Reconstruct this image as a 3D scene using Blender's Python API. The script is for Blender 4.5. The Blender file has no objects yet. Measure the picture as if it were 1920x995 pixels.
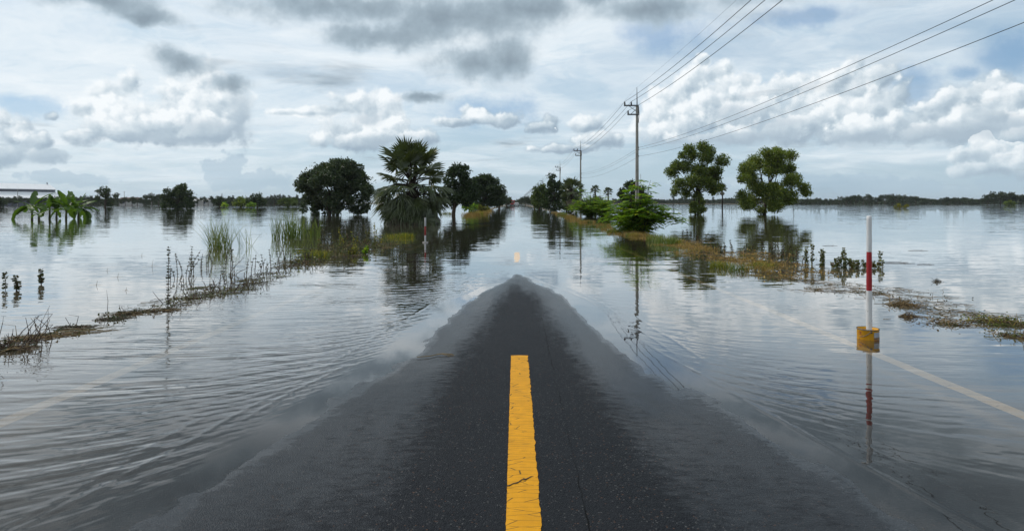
import bpy, math, random
import numpy as np
from mathutils import Vector, Matrix, Euler
sc = bpy.context.scene
COL = sc.collection
PI = math.pi
F = 1173.0            # focal length in pixels of the 1920-wide photograph
CX, HY, CH = 967.0, 380.0, 1.4

# ------------------------------------------------------------------ camera
cam = bpy.data.cameras.new('camera')
cam.sensor_width = 36.0
cam.lens = 36.0 * F / 1920.0
cam.shift_x = -(CX - 960.0) / 1920.0
cam.shift_y = -(497.5 - HY) / 1920.0
cam.clip_start = 0.05
cam.clip_end = 20000
camo = bpy.data.objects.new('camera', cam)
camo.location = (0, 0, CH)
camo.rotation_euler = (PI / 2, 0, 0)
COL.objects.link(camo)
sc.camera = camo
vs = sc.view_settings
vs.view_transform = 'Standard'
vs.look = 'None'
vs.exposure = 0.0
vs.gamma = 1.0
vs.use_curve_mapping = False
sc.cycles.max_bounces = 8
sc.cycles.transparent_max_bounces = 16
sc.cycles.diffuse_bounces = 3
sc.cycles.glossy_bounces = 3
sc.cycles.caustics_reflective = False
sc.cycles.caustics_refractive = False
sc.cycles.sample_clamp_indirect = 6.0

# ------------------------------------------------------------------ sun
SUN_AZ, SUN_EL = math.radians(-62), math.radians(50)     # azimuth from +Y towards +X
sd = Vector((math.sin(SUN_AZ) * math.cos(SUN_EL), math.cos(SUN_AZ) * math.cos(SUN_EL), math.sin(SUN_EL)))
sun = bpy.data.lights.new('sun', 'SUN')
sun.energy = 2.2
sun.angle = math.radians(1.5)
sun.color = (1.0, 0.95, 0.87)
suno = bpy.data.objects.new('sun', sun)
suno.rotation_euler = sd.to_track_quat('Z', 'Y').to_euler()
suno.location = (-20, -10, 40)
COL.objects.link(suno)

# ------------------------------------------------------------------ node helper
class NB:
    def __init__(s, tree):
        s.t = tree; s.n = tree.nodes; s.l = tree.links
    def new(s, typ, **kw):
        n = s.n.new(typ)
        for k, v in kw.items(): setattr(n, k, v)
        return n
    def put(s, sock, v):
        if v is None: return
        if isinstance(v, bpy.types.NodeSocket): s.l.new(v, sock)
        else:
            try: sock.default_value = v
            except Exception:
                if isinstance(v, (int, float)): sock.default_value = (v, v, v)
                elif len(v) == 3: sock.default_value = (*v, 1)
    def m(s, op, a, b=None, c=None, clamp=False):
        n = s.new('ShaderNodeMath', operation=op); n.use_clamp = clamp
        s.put(n.inputs[0], a); s.put(n.inputs[1], b); s.put(n.inputs[2], c)
        return n.outputs[0]
    def v(s, op, a, b=None, c=None, scale=None):
        n = s.new('ShaderNodeVectorMath', operation=op)
        s.put(n.inputs[0], a); s.put(n.inputs[1], b); s.put(n.inputs[2], c)
        if scale is not None: s.put(n.inputs['Scale'], scale)
        return n.outputs['Value'] if op in ('LENGTH', 'DOT_PRODUCT', 'DISTANCE') else n.outputs[0]
    def sep(s, v):
        n = s.new('ShaderNodeSeparateXYZ'); s.put(n.inputs[0], v); return n.outputs
    def comb(s, x=0., y=0., z=0.):
        n = s.new('ShaderNodeCombineXYZ')
        for i, q in enumerate((x, y, z)): s.put(n.inputs[i], q)
        return n.outputs[0]
    def mix(s, f, a, b, typ='MIX'):
        n = s.new('ShaderNodeMix', data_type='RGBA', blend_type=typ)
        s.put(n.inputs[0], f); s.put(n.inputs[6], a); s.put(n.inputs[7], b)
        return n.outputs[2]
    def noise(s, vec, scale, detail=4., rough=.55, dim='3D', dist=0., col=False):
        n = s.new('ShaderNodeTexNoise', noise_dimensions=dim)
        s.put(n.inputs['Vector'], vec); s.put(n.inputs['Scale'], scale); s.put(n.inputs['Detail'], detail)
        s.put(n.inputs['Roughness'], rough); s.put(n.inputs['Distortion'], dist)
        return n.outputs['Color'] if col else n.outputs[0]
    def voro(s, vec, scale, detail=0., rough=.5, dim='3D', feature='F1', out='Distance', rnd=1.):
        n = s.new('ShaderNodeTexVoronoi', voronoi_dimensions=dim, feature=feature)
        s.put(n.inputs['Vector'], vec); s.put(n.inputs['Scale'], scale)
        if 'Detail' in n.inputs: s.put(n.inputs['Detail'], detail); s.put(n.inputs['Roughness'], rough)
        s.put(n.inputs['Randomness'], rnd)
        return n.outputs[out]
    def ss(s, x, lo, hi):
        n = s.new('ShaderNodeMapRange', interpolation_type='SMOOTHSTEP')
        for i, q in enumerate((x, lo, hi, 0., 1.)): s.put(n.inputs[i], q)
        return n.outputs[0]
    def mr(s, x, lo, hi, a, b, clamp=True):
        n = s.new('ShaderNodeMapRange'); n.clamp = clamp
        for i, q in enumerate((x, lo, hi, a, b)): s.put(n.inputs[i], q)
        return n.outputs[0]
    def ramp(s, f, stops, interp='LINEAR'):
        n = s.new('ShaderNodeValToRGB'); cr = n.color_ramp; cr.interpolation = interp
        while len(cr.elements) < len(stops): cr.elements.new(0.5)
        for e, (p, c) in zip(cr.elements, stops):
            e.position = p; e.color = (*c, 1) if len(c) == 3 else c
        s.put(n.inputs[0], f); return n.outputs[0]

# ------------------------------------------------------------------ world: sky and clouds by direction
def aim(px, py):      # direction (azimuth, elevation) of a cloud
    a = math.atan((px - CX) / F)
    return a, math.atan((HY - py) / F * math.cos(a)), math.cos(a)
def build_world():
    w = bpy.data.worlds.new('World'); sc.world = w; w.use_nodes = True
    t = w.node_tree; t.nodes.clear(); b = NB(t)
    d = b.new('ShaderNodeTexCoord').outputs['Generated']
    dx, dy, dz = b.sep(d)
    A = b.m('ARCTAN2', dx, dy); E = b.m('ARCSINE', dz)
    sky = b.new('ShaderNodeTexSky', sky_type='NISHITA'); sky.sun_disc = False
    sky.sun_elevation = SUN_EL; sky.sun_rotation = SUN_AZ % (2 * PI)
    sky.air_density = 1.0; sky.dust_density = 1.5; sky.ozone_density = 1.2
    p0 = b.comb(A, E, 0.)
    def warp(scale, amp, detail, rough=.55):
        n = b.noise(d, scale, detail, rough, col=True)
        return b.v('MULTIPLY_ADD', b.v('SUBTRACT', n, (.5, .5, .5)), (amp, amp * .8, 0), p0)
    def field(p, blobs):
        acc = None
        for (x, y, rx, ry) in blobs:
            a, e, c = aim(x, y)
            ra, re = rx / F * c * c, ry / F * c
            q = b.v('LENGTH', b.v('MULTIPLY_ADD', p, (1 / ra, 1 / re, 0), (-a / ra, -e / re, 0)))
            acc = q if acc is None else b.m('SMOOTH_MIN', acc, q, .25)
        return b.m('SUBTRACT', 1., acc)
    def both(f1, f2): return b.m('MAXIMUM', f1, f2)
    # ---- clear sky, milky towards the horizon
    clear = b.mix(1., sky.outputs[0], (SKY_K, SKY_K, SKY_K), 'MULTIPLY')
    hz = b.mr(E, 0.0, .5, .72, .40)
    col = b.mix(hz, clear, (.49, .645, .77))
    # ---- high thin veil in streaks, seen in perspective
    k = b.m('DIVIDE', 1., b.m('ADD', b.m('MAXIMUM', dz, 0.), .13))
    q = b.v('MULTIPLY', d, b.comb(b.m('MULTIPLY', k, .8), k, 0.))
    q = b.v('MULTIPLY_ADD', b.v('SUBTRACT', b.noise(q, 1.0, 4., col=True), (.5, .5, .5)), (1.1, 1.0, 0), q)
    n1 = b.noise(q, .7, 9., .58); n2 = b.noise(b.v('ADD', q, (7.3, 2.1, 0)), 2.6, 10., .72)
    left = b.mr(A, -.75, .35, .13, .035)
    hi = b.mr(E, .0, .2, -.115, .08)
    cov = b.m('ADD', b.m('ADD', n1, left), hi)
    veil = b.ss(cov, .40, .70)
    vcol = b.ramp(b.m('ADD', b.m('MULTIPLY', n2, .8), b.m('MULTIPLY', cov, .35)),
                  [(.30, (.44, .565, .68)), (.46, (.61, .725, .81)), (.60, (.82, .87, .905)), (.78, (.93, .945, .955))])
    col = b.mix(b.m('MULTIPLY', veil, .92), col, vcol)
    # ---- blue gaps
    pw = warp(9., .06, 6., .6)
    gap = field(pw, [(1715, 160, 70, 50), (1880, 100, 75, 50), (1820, 130, 40, 20), (1520, 30, 150, 22), (1240, 60, 100, 60),
                     (60, 205, 90, 24), (930, 215, 120, 40), (1560, 350, 130, 26)])
    gapm = b.m('MULTIPLY', b.ss(b.m('MULTIPLY_ADD', b.noise(d, 15., 8., .65), 1.6, b.m('SUBTRACT', gap, .72)), .0, .9), .62)
    col = b.mix(gapm, col, b.mix(.55, (.15, .35, .62), b.mix(1., clear, (.8, .95, 1.05), 'MULTIPLY')))
    # ---- far bluish banks low over the horizon
    far = field(warp(16., .03, 5.), [(1620, 345, 130, 26), (1480, 335, 60, 22), (1740, 350, 90, 16), (420, 320, 60, 40), (130, 335, 110, 18), (480, 340, 90, 26),
                                     (1900, 350, 120, 20), (1290, 350, 110, 14)])
    fb = b.m('MULTIPLY_ADD', b.voro(p0, 45., 2., .5, '2D'), -.55, b.m('ADD', far, .22))
    col = b.mix(b.m('MULTIPLY', b.ss(fb, -.06, .16), .55), col, (.37, .49, .595))
    # ---- soft grey stratocumulus
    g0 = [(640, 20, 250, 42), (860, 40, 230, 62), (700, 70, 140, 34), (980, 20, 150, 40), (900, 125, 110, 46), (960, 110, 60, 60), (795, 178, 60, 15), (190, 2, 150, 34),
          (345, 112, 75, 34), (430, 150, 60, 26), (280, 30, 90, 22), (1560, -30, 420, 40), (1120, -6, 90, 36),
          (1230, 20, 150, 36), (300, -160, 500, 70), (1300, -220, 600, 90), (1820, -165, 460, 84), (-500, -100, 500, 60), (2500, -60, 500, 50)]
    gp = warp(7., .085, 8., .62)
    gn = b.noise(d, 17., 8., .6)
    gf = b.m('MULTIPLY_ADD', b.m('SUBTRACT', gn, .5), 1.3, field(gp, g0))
    # the same seen a little nearer the sun, for the lit rims
    # ---- cumulus banks: towers laid from the back to the front, each lit from the upper left
    cl = [  # (towers from back to front, base y, softness px)
        ([(300, 225, 150, 46), (330, 185, 46, 36), (205, 172, 40, 36), (240, 165, 34, 30), (395, 175, 66, 50), (340, 195, 44, 44), (440, 215, 30, 60), (165, 205, 34, 22), (215, 215, 40, 36), (385, 215, 66, 52), (260, 225, 40, 36),
          (300, 215, 46, 34), (190, 240, 44, 24), (335, 238, 80, 34), (250, 246, 66, 26), (400, 246, 66, 28), (150, 256, 40, 16)], 272, 16),
        ([(690, 245, 90, 36), (715, 182, 24, 22), (660, 198, 44, 22), (700, 200, 44, 30), (610, 208, 52, 12), (735, 205, 30, 26), (560, 212, 56, 8), (680, 240, 46, 26), (640, 246, 36, 22), (730, 250, 52, 24), (780, 262, 42, 22), (690, 264, 90, 20)], 286, 16),
        ([(2, 232, 18, 26), (25, 255, 38, 30), (60, 272, 36, 26), (98, 216, 16, 12), (15, 285, 60, 26), (75, 296, 44, 18)], 316, 22),
        ([(876, 208, 16, 14), (895, 218, 40, 16), (935, 224, 44, 16), (855, 228, 36, 10), (1030, 226, 20, 14), (1012, 238, 34, 14), (988, 244, 9, 6)], 248, 12),
        ([(1330, 215, 120, 50), (1560, 215, 150, 50), (1800, 225, 150, 46), (1320, 118, 16, 14), (1595, 128, 24, 18), (1650, 148, 34, 26), (1560, 152, 50, 26), (1345, 142, 40, 24), (1300, 165, 46, 34), (1400, 152, 36, 22), (1620, 165, 50, 32), (1455, 168, 40, 26), (1500, 162, 36, 22), (1690, 175, 30, 30),
          (1850, 168, 50, 26), (1260, 188, 50, 34), (1360, 172, 50, 34), (1430, 182, 56, 34), (1540, 178, 56, 34), (1655, 195, 52, 36), (1800, 190, 54, 34), (1895, 198, 50, 36), (1235, 215, 44, 30), (1320, 205, 60, 34), (1500, 205, 70, 34),
          (1600, 212, 70, 34), (1740, 212, 60, 30), (1850, 220, 70, 34), (1395, 220, 76, 30), (1930, 230, 60, 30), (1270, 245, 76, 22), (1480, 240, 110, 26), (1640, 242, 120, 26), (1800, 244, 120, 24), (1370, 254, 110, 18), (1920, 256, 80, 18)], 276, 16),
        ([(1870, 312, 60, 26), (1842, 272, 20, 22), (1912, 288, 24, 18), (1860, 290, 34, 24), (1815, 298, 32, 18), (1890, 305, 40, 22), (1845, 318, 60, 16), (1930, 318, 50, 20)], 342, 18),
        ([(1095, 235, 36, 18), (1115, 262, 50, 18), (1060, 280, 60, 10)], 296, 14),
        ([(2300, 190, 130, 60), (2480, 230, 160, 60), (-280, 220, 130, 60), (-480, 260, 160, 60)], 320, 24),
    ]
    wc = warp(26., .016, 5., .58)
    L = (-.0065, .0085, 0)
    def puff(p): return b.m('MULTIPLY_ADD', b.voro(p, 26., 4., .50, '2D', 'SMOOTH_F1'), -.62, .26)
    pf1 = puff(wc); wl = b.v('ADD', wc, L); pf2 = puff(wl)
    edge = b.noise(d, 70., 6., .62)
    rough = b.m('MULTIPLY_ADD', b.m('SUBTRACT', edge, .5), .55, b.m('MULTIPLY_ADD', pf1, 1.15, .10))
    emb = b.m('MULTIPLY', b.m('SUBTRACT', pf1, pf2), .95)
    big = b.m('MULTIPLY', b.m('SUBTRACT', b.noise(d, 8., 3.), .5), .75)
    fine = b.m('MULTIPLY', b.m('SUBTRACT', b.noise(d, 90., 4., .6), .5), .22)
    tex = b.m('ADD', emb, b.m('ADD', big, fine))
    lv = None; mask = None; prev = 0.
    def bank(blobs, by, soft):
        gt = bpy.data.node_groups.new('cloud_bank', 'ShaderNodeTree'); g = NB(gt)
        for nm, ty in (('dir', 'NodeSocketVector'), ('rough', 'NodeSocketFloat'), ('E', 'NodeSocketFloat'), ('edge', 'NodeSocketFloat'), ('prev', 'NodeSocketFloat')): gt.interface.new_socket(nm, in_out='INPUT', socket_type=ty)
        for nm in ('cover', 'light', 'prev'): gt.interface.new_socket(nm, in_out='OUTPUT', socket_type='NodeSocketFloat')
        gi = g.new('NodeGroupInput').outputs; go = g.new('NodeGroupOutput').inputs
        wc_, rough_, E_, edge_, pv = gi[0], gi[1], gi[2], gi[3], gi[4]
        eb = aim(sum(q[0] for q in blobs) / len(blobs), by)[1]
        hb = g.m('DIVIDE', g.m('SUBTRACT', E_, eb), soft / F); ed = g.m('SUBTRACT', edge_, .5)
        und = g.mr(g.m('MULTIPLY_ADD', ed, 1.6, hb), -.6, 2.6, -.34, .0)   # grey flat undersides
        cut = g.mr(g.m('MULTIPLY_ADD', ed, 2.5, hb), -1.2, .3, 0., 1.)
        cm = None; cv = None
        for (x, y, rx, ry) in blobs:
            a_, e_, c_ = aim(x, y); ra, re = rx * 1.3 / F * c_ * c_, ry * 1.3 / F * c_
            wk = g.v('SCALE', wc_, scale=g.m('MULTIPLY_ADD', pv, 1e-7, 1.))   # keeps the towers evaluated one after the other
            q = g.v('MULTIPLY_ADD', wk, (1 / ra, 1 / re, 0), (-a_ / ra, -e_ / re, 0))
            f_ = g.m('ADD', g.m('SUBTRACT', 1., g.v('LENGTH', q)), rough_)
            mk = g.ss(f_, -.06, .36)
            up = g.m('MINIMUM', g.m('MAXIMUM', g.v('DOT_PRODUCT', q, (-.36, .60, 0)), -.5), .45)
            fd = g.m('MULTIPLY', mk, g.mr(up, -.38, .0, .12, 1.))        # feet melt into what lies in front
            sh = g.m('ADD', up, .53)
            cv = sh if cv is None else g.m('MULTIPLY_ADD', g.m('SUBTRACT', sh, cv), fd, cv)
            cm = mk if cm is None else g.m('MAXIMUM', cm, mk)
            pv = g.m('ADD', cv, cm)
        gt.links.new(g.m('MULTIPLY', cm, cut), go[0]); gt.links.new(g.m('ADD', cv, und), go[1]); gt.links.new(pv, go[2])
        return gt
    for blobs, by, soft in cl:
        gn_ = b.new('ShaderNodeGroup'); gn_.node_tree = bank(blobs, by, soft)
        for i_, v_ in enumerate((wc, rough, E, edge, prev)): b.put(gn_.inputs[i_], v_)
        cm, cv, prev = gn_.outputs[0], gn_.outputs[1], gn_.outputs[2]
        lv = cv if lv is None else b.m('MULTIPLY_ADD', b.m('SUBTRACT', cv, lv), b.m('GREATER_THAN', cm, .001), lv)
        mask = cm if mask is None else b.m('MAXIMUM', mask, cm)
    lv = b.m('ADD', lv, tex)
    ccol = b.ramp(lv, [(.02, (.35, .435, .52)), (.32, (.475, .56, .63)), (.60, (.66, .725, .77)), (.82, (.84, .87, .89)), (.97, (.96, .965, .965))])
    col = b.mix(b.m('MULTIPLY', mask, .96), col, ccol)
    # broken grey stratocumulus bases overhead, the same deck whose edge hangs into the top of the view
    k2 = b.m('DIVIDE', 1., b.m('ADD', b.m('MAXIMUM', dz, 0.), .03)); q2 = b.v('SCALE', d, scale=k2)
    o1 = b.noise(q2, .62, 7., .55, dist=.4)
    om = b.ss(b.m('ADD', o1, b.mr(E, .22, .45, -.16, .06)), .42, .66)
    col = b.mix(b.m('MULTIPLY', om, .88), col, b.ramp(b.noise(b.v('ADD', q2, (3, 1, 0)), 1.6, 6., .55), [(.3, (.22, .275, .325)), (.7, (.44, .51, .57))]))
    # soft shade drifting across the banks
    sh_ = field(warp(12., .04, 6., .6), [(405, 238, 85, 28), (450, 212, 26, 55), (330, 262, 130, 12), (1400, 262, 210, 18), (1690, 256, 230, 22), (1370, 212, 80, 22), (1450, 232, 90, 16), (60, 292, 70, 24), (1880, 240, 90, 26), (720, 270, 90, 18), (690, 225, 30, 18)])
    sm = b.m('MULTIPLY', b.ss(b.m('MULTIPLY_ADD', b.m('SUBTRACT', b.noise(d, 14., 5., .5), .5), .8, sh_), -.1, .7), .58)
    col = b.mix(sm, col, (.485, .565, .635))
    # grey layer in front
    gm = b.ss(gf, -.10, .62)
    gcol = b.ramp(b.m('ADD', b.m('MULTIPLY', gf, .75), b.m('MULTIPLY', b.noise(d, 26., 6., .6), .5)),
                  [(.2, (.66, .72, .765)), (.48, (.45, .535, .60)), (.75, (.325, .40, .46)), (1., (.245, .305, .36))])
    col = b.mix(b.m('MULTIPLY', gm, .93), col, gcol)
    # ---- air light right above the horizon
    col = b.mix(b.mr(E, -.01, .085, .58, 0.), col, (.55, .675, .755))
    col = b.mix(1., col, (.99, 1.03, 1.055), 'MULTIPLY')
    bg = b.new('ShaderNodeBackground'); b.put(bg.inputs[0], col); bg.inputs[1].default_value = 1.0
    out = b.new('ShaderNodeOutputWorld'); t.links.new(bg.outputs[0], out.inputs[0])
    w.cycles.sampling_method = 'MANUAL'; w.cycles.sample_map_resolution = 512
SKY_K = 0.10
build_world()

# ------------------------------------------------------------------ general helpers
rng = np.random.default_rng(7)
random.seed(7)
def ground_pt(px, py, z=0.0):
    Y = (CH - z) * F / (py - HY); return ((px - CX) / F * Y, Y)
def lat(px, Y): return (px - CX) / F * Y
def hgt(py, Y): return CH - (py - HY) / F * Y

def mesh_np(name, V, Fc, mat=None, smooth=False, parent=None, attrs=None, mats=None, midx=None, link=True):
    V = np.asarray(V, dtype=np.float32); me = bpy.data.meshes.new(name)
    if isinstance(Fc, np.ndarray):
        n, k = Fc.shape
        me.vertices.add(len(V)); me.vertices.foreach_set('co', V.ravel())
        me.loops.add(n * k); me.loops.foreach_set('vertex_index', Fc.astype(np.int32).ravel())
        me.polygons.add(n); me.polygons.foreach_set('loop_start', np.arange(0, n * k, k, dtype=np.int32))
        me.polygons.foreach_set('loop_total', np.full(n, k, dtype=np.int32))
        me.update(calc_edges=True)
    else:
        me.from_pydata(V.tolist(), [], Fc)
    me.polygons.foreach_set('use_smooth', np.full(len(me.polygons), smooth, dtype=bool))
    if mats:
        for q in mats: me.materials.append(q)
        if midx is not None: me.polygons.foreach_set('material_index', np.asarray(midx, dtype=np.int32))
    elif mat: me.materials.append(mat)
    if attrs:
        for k, a in attrs.items():
            at = me.attributes.new(k, 'FLOAT', 'POINT'); at.data.foreach_set('value', np.asarray(a, dtype=np.float32))
    me.update()
    if not link: return me
    return obj(name, me, parent)
def obj(name, me, parent=None, loc=(0, 0, 0), rot=None):
    o = bpy.data.objects.new(name, me); COL.objects.link(o)
    o.location = loc
    if rot is not None: o.rotation_euler = rot
    if parent: o.parent = parent
    return o
def tag(o, label=None, cat=None, group=None, kind=None):
    if label: o['label'] = label
    if cat: o['category'] = cat
    if group: o['group'] = group
    if kind: o['kind'] = kind
    return o
def thing(name, label, cat, loc=(0, 0, 0), rz=0., group=None):
    o = bpy.data.objects.new(name, None); COL.objects.link(o)
    o.location = loc; o.rotation_euler = (0, 0, rz); o.empty_display_size = .2
    return tag(o, label, cat, group)
def dup(root, loc, rz=0., scale=1., label=None, group=None):
    r = root.copy(); COL.objects.link(r); r.location = loc; r.rotation_euler = (0, 0, rz)
    r.scale = (scale,) * 3 if isinstance(scale, (int, float)) else scale
    if label: r['label'] = label
    if group: r['group'] = group
    for ch in list(root.children):
        c = ch.copy(); COL.objects.link(c); c.parent = r
        for g in list(ch.children):
            e = g.copy(); COL.objects.link(e); e.parent = c
    return r

class MB:
    def __init__(s): s.v = []; s.f = []; s.mi = []
    def add(s, V, Fs, mi=0):
        o = len(s.v); s.v.extend([tuple(map(float, q)) for q in V])
        s.f.extend([tuple(o + i for i in f) for f in Fs]); s.mi.extend([mi] * len(Fs))
    def box(s, c, d, rot=None, mi=0, bev=0.):
        x, y, z = d[0] / 2, d[1] / 2, d[2] / 2
        V = [(-x, -y, -z), (x, -y, -z), (x, y, -z), (-x, y, -z), (-x, -y, z), (x, -y, z), (x, y, z), (-x, y, z)]
        if rot: 
            R = Euler(rot).to_matrix(); V = [R @ Vector(q) for q in V]
        s.add([(q[0] + c[0], q[1] + c[1], q[2] + c[2]) for q in V],
              [(0, 3, 2, 1), (4, 5, 6, 7), (0, 1, 5, 4), (1, 2, 6, 5), (2, 3, 7, 6), (3, 0, 4, 7)], mi)
    def tube(s, pts, rad, n=5, mi=0, cap=True):
        pts = [Vector(q) for q in pts]; N = len(pts)
        if isinstance(rad, (int, float)): rad = [rad] * N
        up = Vector((0, 0, 1)); V = []; prev = None
        for i, q in enumerate(pts):
            tg = (pts[min(i + 1, N - 1)] - pts[max(i - 1, 0)])
            tg = tg.normalized() if tg.length > 1e-9 else up
            if prev is None:
                ref = Vector((1, 0, 0)) if abs(tg.z) > .7 else up
                a = tg.cross(ref).normalized()
            else:
                a = (prev - tg * prev.dot(tg)); a = a.normalized() if a.length > 1e-6 else tg.orthogonal().normalized()
            prev = a; bb = tg.cross(a)
            for j in range(n):
                th = 2 * PI * j / n
                V.append(q + (a * math.cos(th) + bb * math.sin(th)) * rad[i])
        Fs = [(i * n + j, i * n + (j + 1) % n, (i + 1) * n + (j + 1) % n, (i + 1) * n + j) for i in range(N - 1) for j in range(n)]
        if cap: Fs += [tuple(range(n))[::-1], tuple((N - 1) * n + j for j in range(n))]
        s.add(V, Fs, mi)
    def lathe(s, prof, c=(0, 0, 0), n=20, mi=0, a0=0., a1=2 * PI):
        full = abs(a1 - a0 - 2 * PI) < 1e-6; m = n if full else n + 1
        V = []
        for r, z in prof:
            for j in range(m):
                th = a0 + (a1 - a0) * j / n
                V.append((c[0] + r * math.cos(th), c[1] + r * math.sin(th), c[2] + z))
        Fs = []
        for i in range(len(prof) - 1):
            for j in range(n):
                k = (j + 1) % m
                Fs.append((i * m + j, i * m + k, (i + 1) * m + k, (i + 1) * m + j))
        s.add(V, Fs, mi)
    def ribbon(s, pts, wid, side, mi=0):
        V = []; N = len(pts); side = Vector(side)
        for i, q in enumerate(pts):
            q = Vector(q); V += [q - side * wid[i] / 2, q + side * wid[i] / 2]
        s.add(V, [(2 * i, 2 * i + 1, 2 * i + 3, 2 * i + 2) for i in range(N - 1)], mi)
    def build(s, name, mat, parent=None, smooth=False, link=True):
        mats = mat if isinstance(mat, list) else [mat]
        return mesh_np(name, np.array(s.v, dtype=np.float32).reshape(-1, 3), s.f, None, smooth, parent, None, mats, s.mi, link)

def vnoise(x, y, seed=0):
    xi = np.floor(x).astype(np.int64); yi = np.floor(y).astype(np.int64)
    fx = x - xi; fy = y - yi; fx = fx * fx * (3 - 2 * fx); fy = fy * fy * (3 - 2 * fy)
    def hsh(a, b):
        h = (a * 374761393 + b * 668265263 + seed * 974634777) & 0xffffffff
        h = ((h ^ (h >> 13)) * 1274126177) & 0xffffffff
        return ((h ^ (h >> 16)) & 0xffff) / 65535.0
    a, b2, c, d2 = hsh(xi, yi), hsh(xi + 1, yi), hsh(xi, yi + 1), hsh(xi + 1, yi + 1)
    return (a * (1 - fx) + b2 * fx) * (1 - fy) + (c * (1 - fx) + d2 * fx) * fy - .5
def fbm(x, y, o=4, seed=0, g=.5):
    r = 0; a = 1.
    for i in range(o): r = r + a * vnoise(x * 2 ** i + 17.3 * i, y * 2 ** i - 9.1 * i, seed + i); a *= g
    return r
def grid(xs, ys):
    X, Y = np.meshgrid(xs, ys); nx, ny = len(xs), len(ys)
    i = np.arange(ny - 1)[:, None] * nx + np.arange(nx - 1)[None, :]
    i = i.ravel(); return X.ravel(), Y.ravel(), np.stack([i, i + 1, i + nx + 1, i + nx], 1)

# ------------------------------------------------------------------ materials
def mat(name):
    m_ = bpy.data.materials.new(name); m_.use_nodes = True; t = m_.node_tree; t.nodes.clear()
    b = NB(t); out = b.new('ShaderNodeOutputMaterial'); return m_, b, out
def principled(b, out, **kw):
    p = b.new('ShaderNodeBsdfPrincipled')
    for k, v_ in kw.items(): b.put(p.inputs[k.replace('_', ' ')], v_)
    b.l.new(p.outputs[0], out.inputs[0]); return p
def flat_mat(name, c, rough=.6, var=.18, scale=6., spec=.3, metal=0., bump=0.):
    m_, b, out = mat(name)
    co = b.new('ShaderNodeTexCoord').outputs['Object']
    n = b.noise(co, scale, 5.)
    col = b.mix(n, tuple(q * (1 - var * 2) for q in c), tuple(min(1, q * (1 + var * 2)) for q in c))
    p = principled(b, out, Base_Color=col, Roughness=rough, Metallic=metal)
    p.inputs['Specular IOR Level'].default_value = spec
    if bump:
        bn = b.new('ShaderNodeBump'); bn.inputs['Strength'].default_value = bump; bn.inputs['Distance'].default_value = .02
        b.l.new(n, bn.inputs['Height']); b.l.new(bn.outputs[0], p.inputs['Normal'])
    return m_
def leaf_mat(name, c0, c1, c2=None, trans=.30, gloss=.05, rough=.45, f2=.88):
    m_, b, out = mat(name)
    r = b.new('ShaderNodeNewGeometry').outputs['Random Per Island']
    stops = [(0., c0), (.75, c1)] + ([(f2, c1), (min(1., f2 + .08), c2)] if c2 else [])
    col = b.ramp(r, stops)
    oi = b.new('ShaderNodeObjectInfo').outputs['Random']
    col = b.mix(1., col, b.mix(oi, (.82, .86, .82), (1.15, 1.1, 1.0)), 'MULTIPLY')
    df = b.new('ShaderNodeBsdfDiffuse'); b.put(df.inputs[0], col)
    tr = b.new('ShaderNodeBsdfTranslucent'); b.put(tr.inputs[0], b.mix(1., col, (1.25, 1.25, .55), 'MULTIPLY'))
    gl = b.new('ShaderNodeBsdfGlossy'); gl.inputs['Roughness'].default_value = rough; b.put(gl.inputs[0], (.9, .9, .9))
    m1 = b.new('ShaderNodeMixShader'); m1.inputs[0].default_value = trans
    b.l.new(df.outputs[0], m1.inputs[1]); b.l.new(tr.outputs[0], m1.inputs[2])
    m2 = b.new('ShaderNodeMixShader'); m2.inputs[0].default_value = gloss
    b.l.new(m1.outputs[0], m2.inputs[1]); b.l.new(gl.outputs[0], m2.inputs[2])
    b.l.new(m2.outputs[0], out.inputs[0]); return m_

M = {}
M['bark'] = flat_mat('bark', (.07, .055, .042), .9, .3, 9., .1, bump=.5)
M['bark_pale'] = flat_mat('bark_pale', (.13, .11, .09), .9, .3, 9., .1, bump=.5)
M['concrete'] = flat_mat('concrete', (.24, .225, .205), .9, .2, 2.5, .1, bump=.2)
M['steel'] = flat_mat('steel', (.10, .10, .105), .5, .15, 8., .4, .6)
M['porcelain'] = flat_mat('porcelain', (.03, .022, .02), .25, .1, 5., .5)
M['wire'] = flat_mat('wire', (.035, .037, .04), .5, .1, 1., .3)
M['lv_dark'] = leaf_mat('leaf_dark', (.015, .030, .009), (.045, .076, .021), (.09, .105, .045), .24, .05)
M['lv_dark2'] = leaf_mat('leaf_deep_green', (.014, .028, .009), (.04, .07, .018), (.07, .10, .03), .28, .03)
M['lv_mid'] = leaf_mat('leaf_mid_green', (.03, .058, .011), (.085, .13, .022), (.15, .18, .035), .34, .03)
M['lv_olive'] = leaf_mat('leaf_olive', (.050, .084, .013), (.155, .215, .026), (.26, .27, .04), .44, .03)
M['lv_light'] = leaf_mat('leaf_light_green', (.07, .155, .014), (.20, .34, .028), (.50, .52, .025), .46, .03)
M['lv_yellow'] = leaf_mat('leaf_yellow_green', (.09, .11, .015), (.20, .20, .025), (.30, .22, .03), .36, .02)
M['lv_far'] = leaf_mat('leaf_far', (.018, .030, .016), (.042, .060, .028), None, .2, .02)
M['banana'] = leaf_mat('banana_leaf', (.030, .078, .012), (.085, .16, .022), (.16, .15, .035), .42, .03, .4)
M['banana_stem'] = flat_mat('banana_stem', (.07, .075, .028), .6, .3, 6.)
M['reed'] = leaf_mat('reed_blade', (.06, .10, .02), (.15, .21, .045), (.26, .24, .09), .35, .03)
M['grass'] = leaf_mat('grass_blade', (.07, .11, .015), (.19, .22, .03), (.34, .28, .04), .35, .02, f2=.7)
M['dry'] = leaf_mat('dry_grass', (.16, .11, .04), (.36, .24, .08), (.45, .33, .12), .3, .02)
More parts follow.
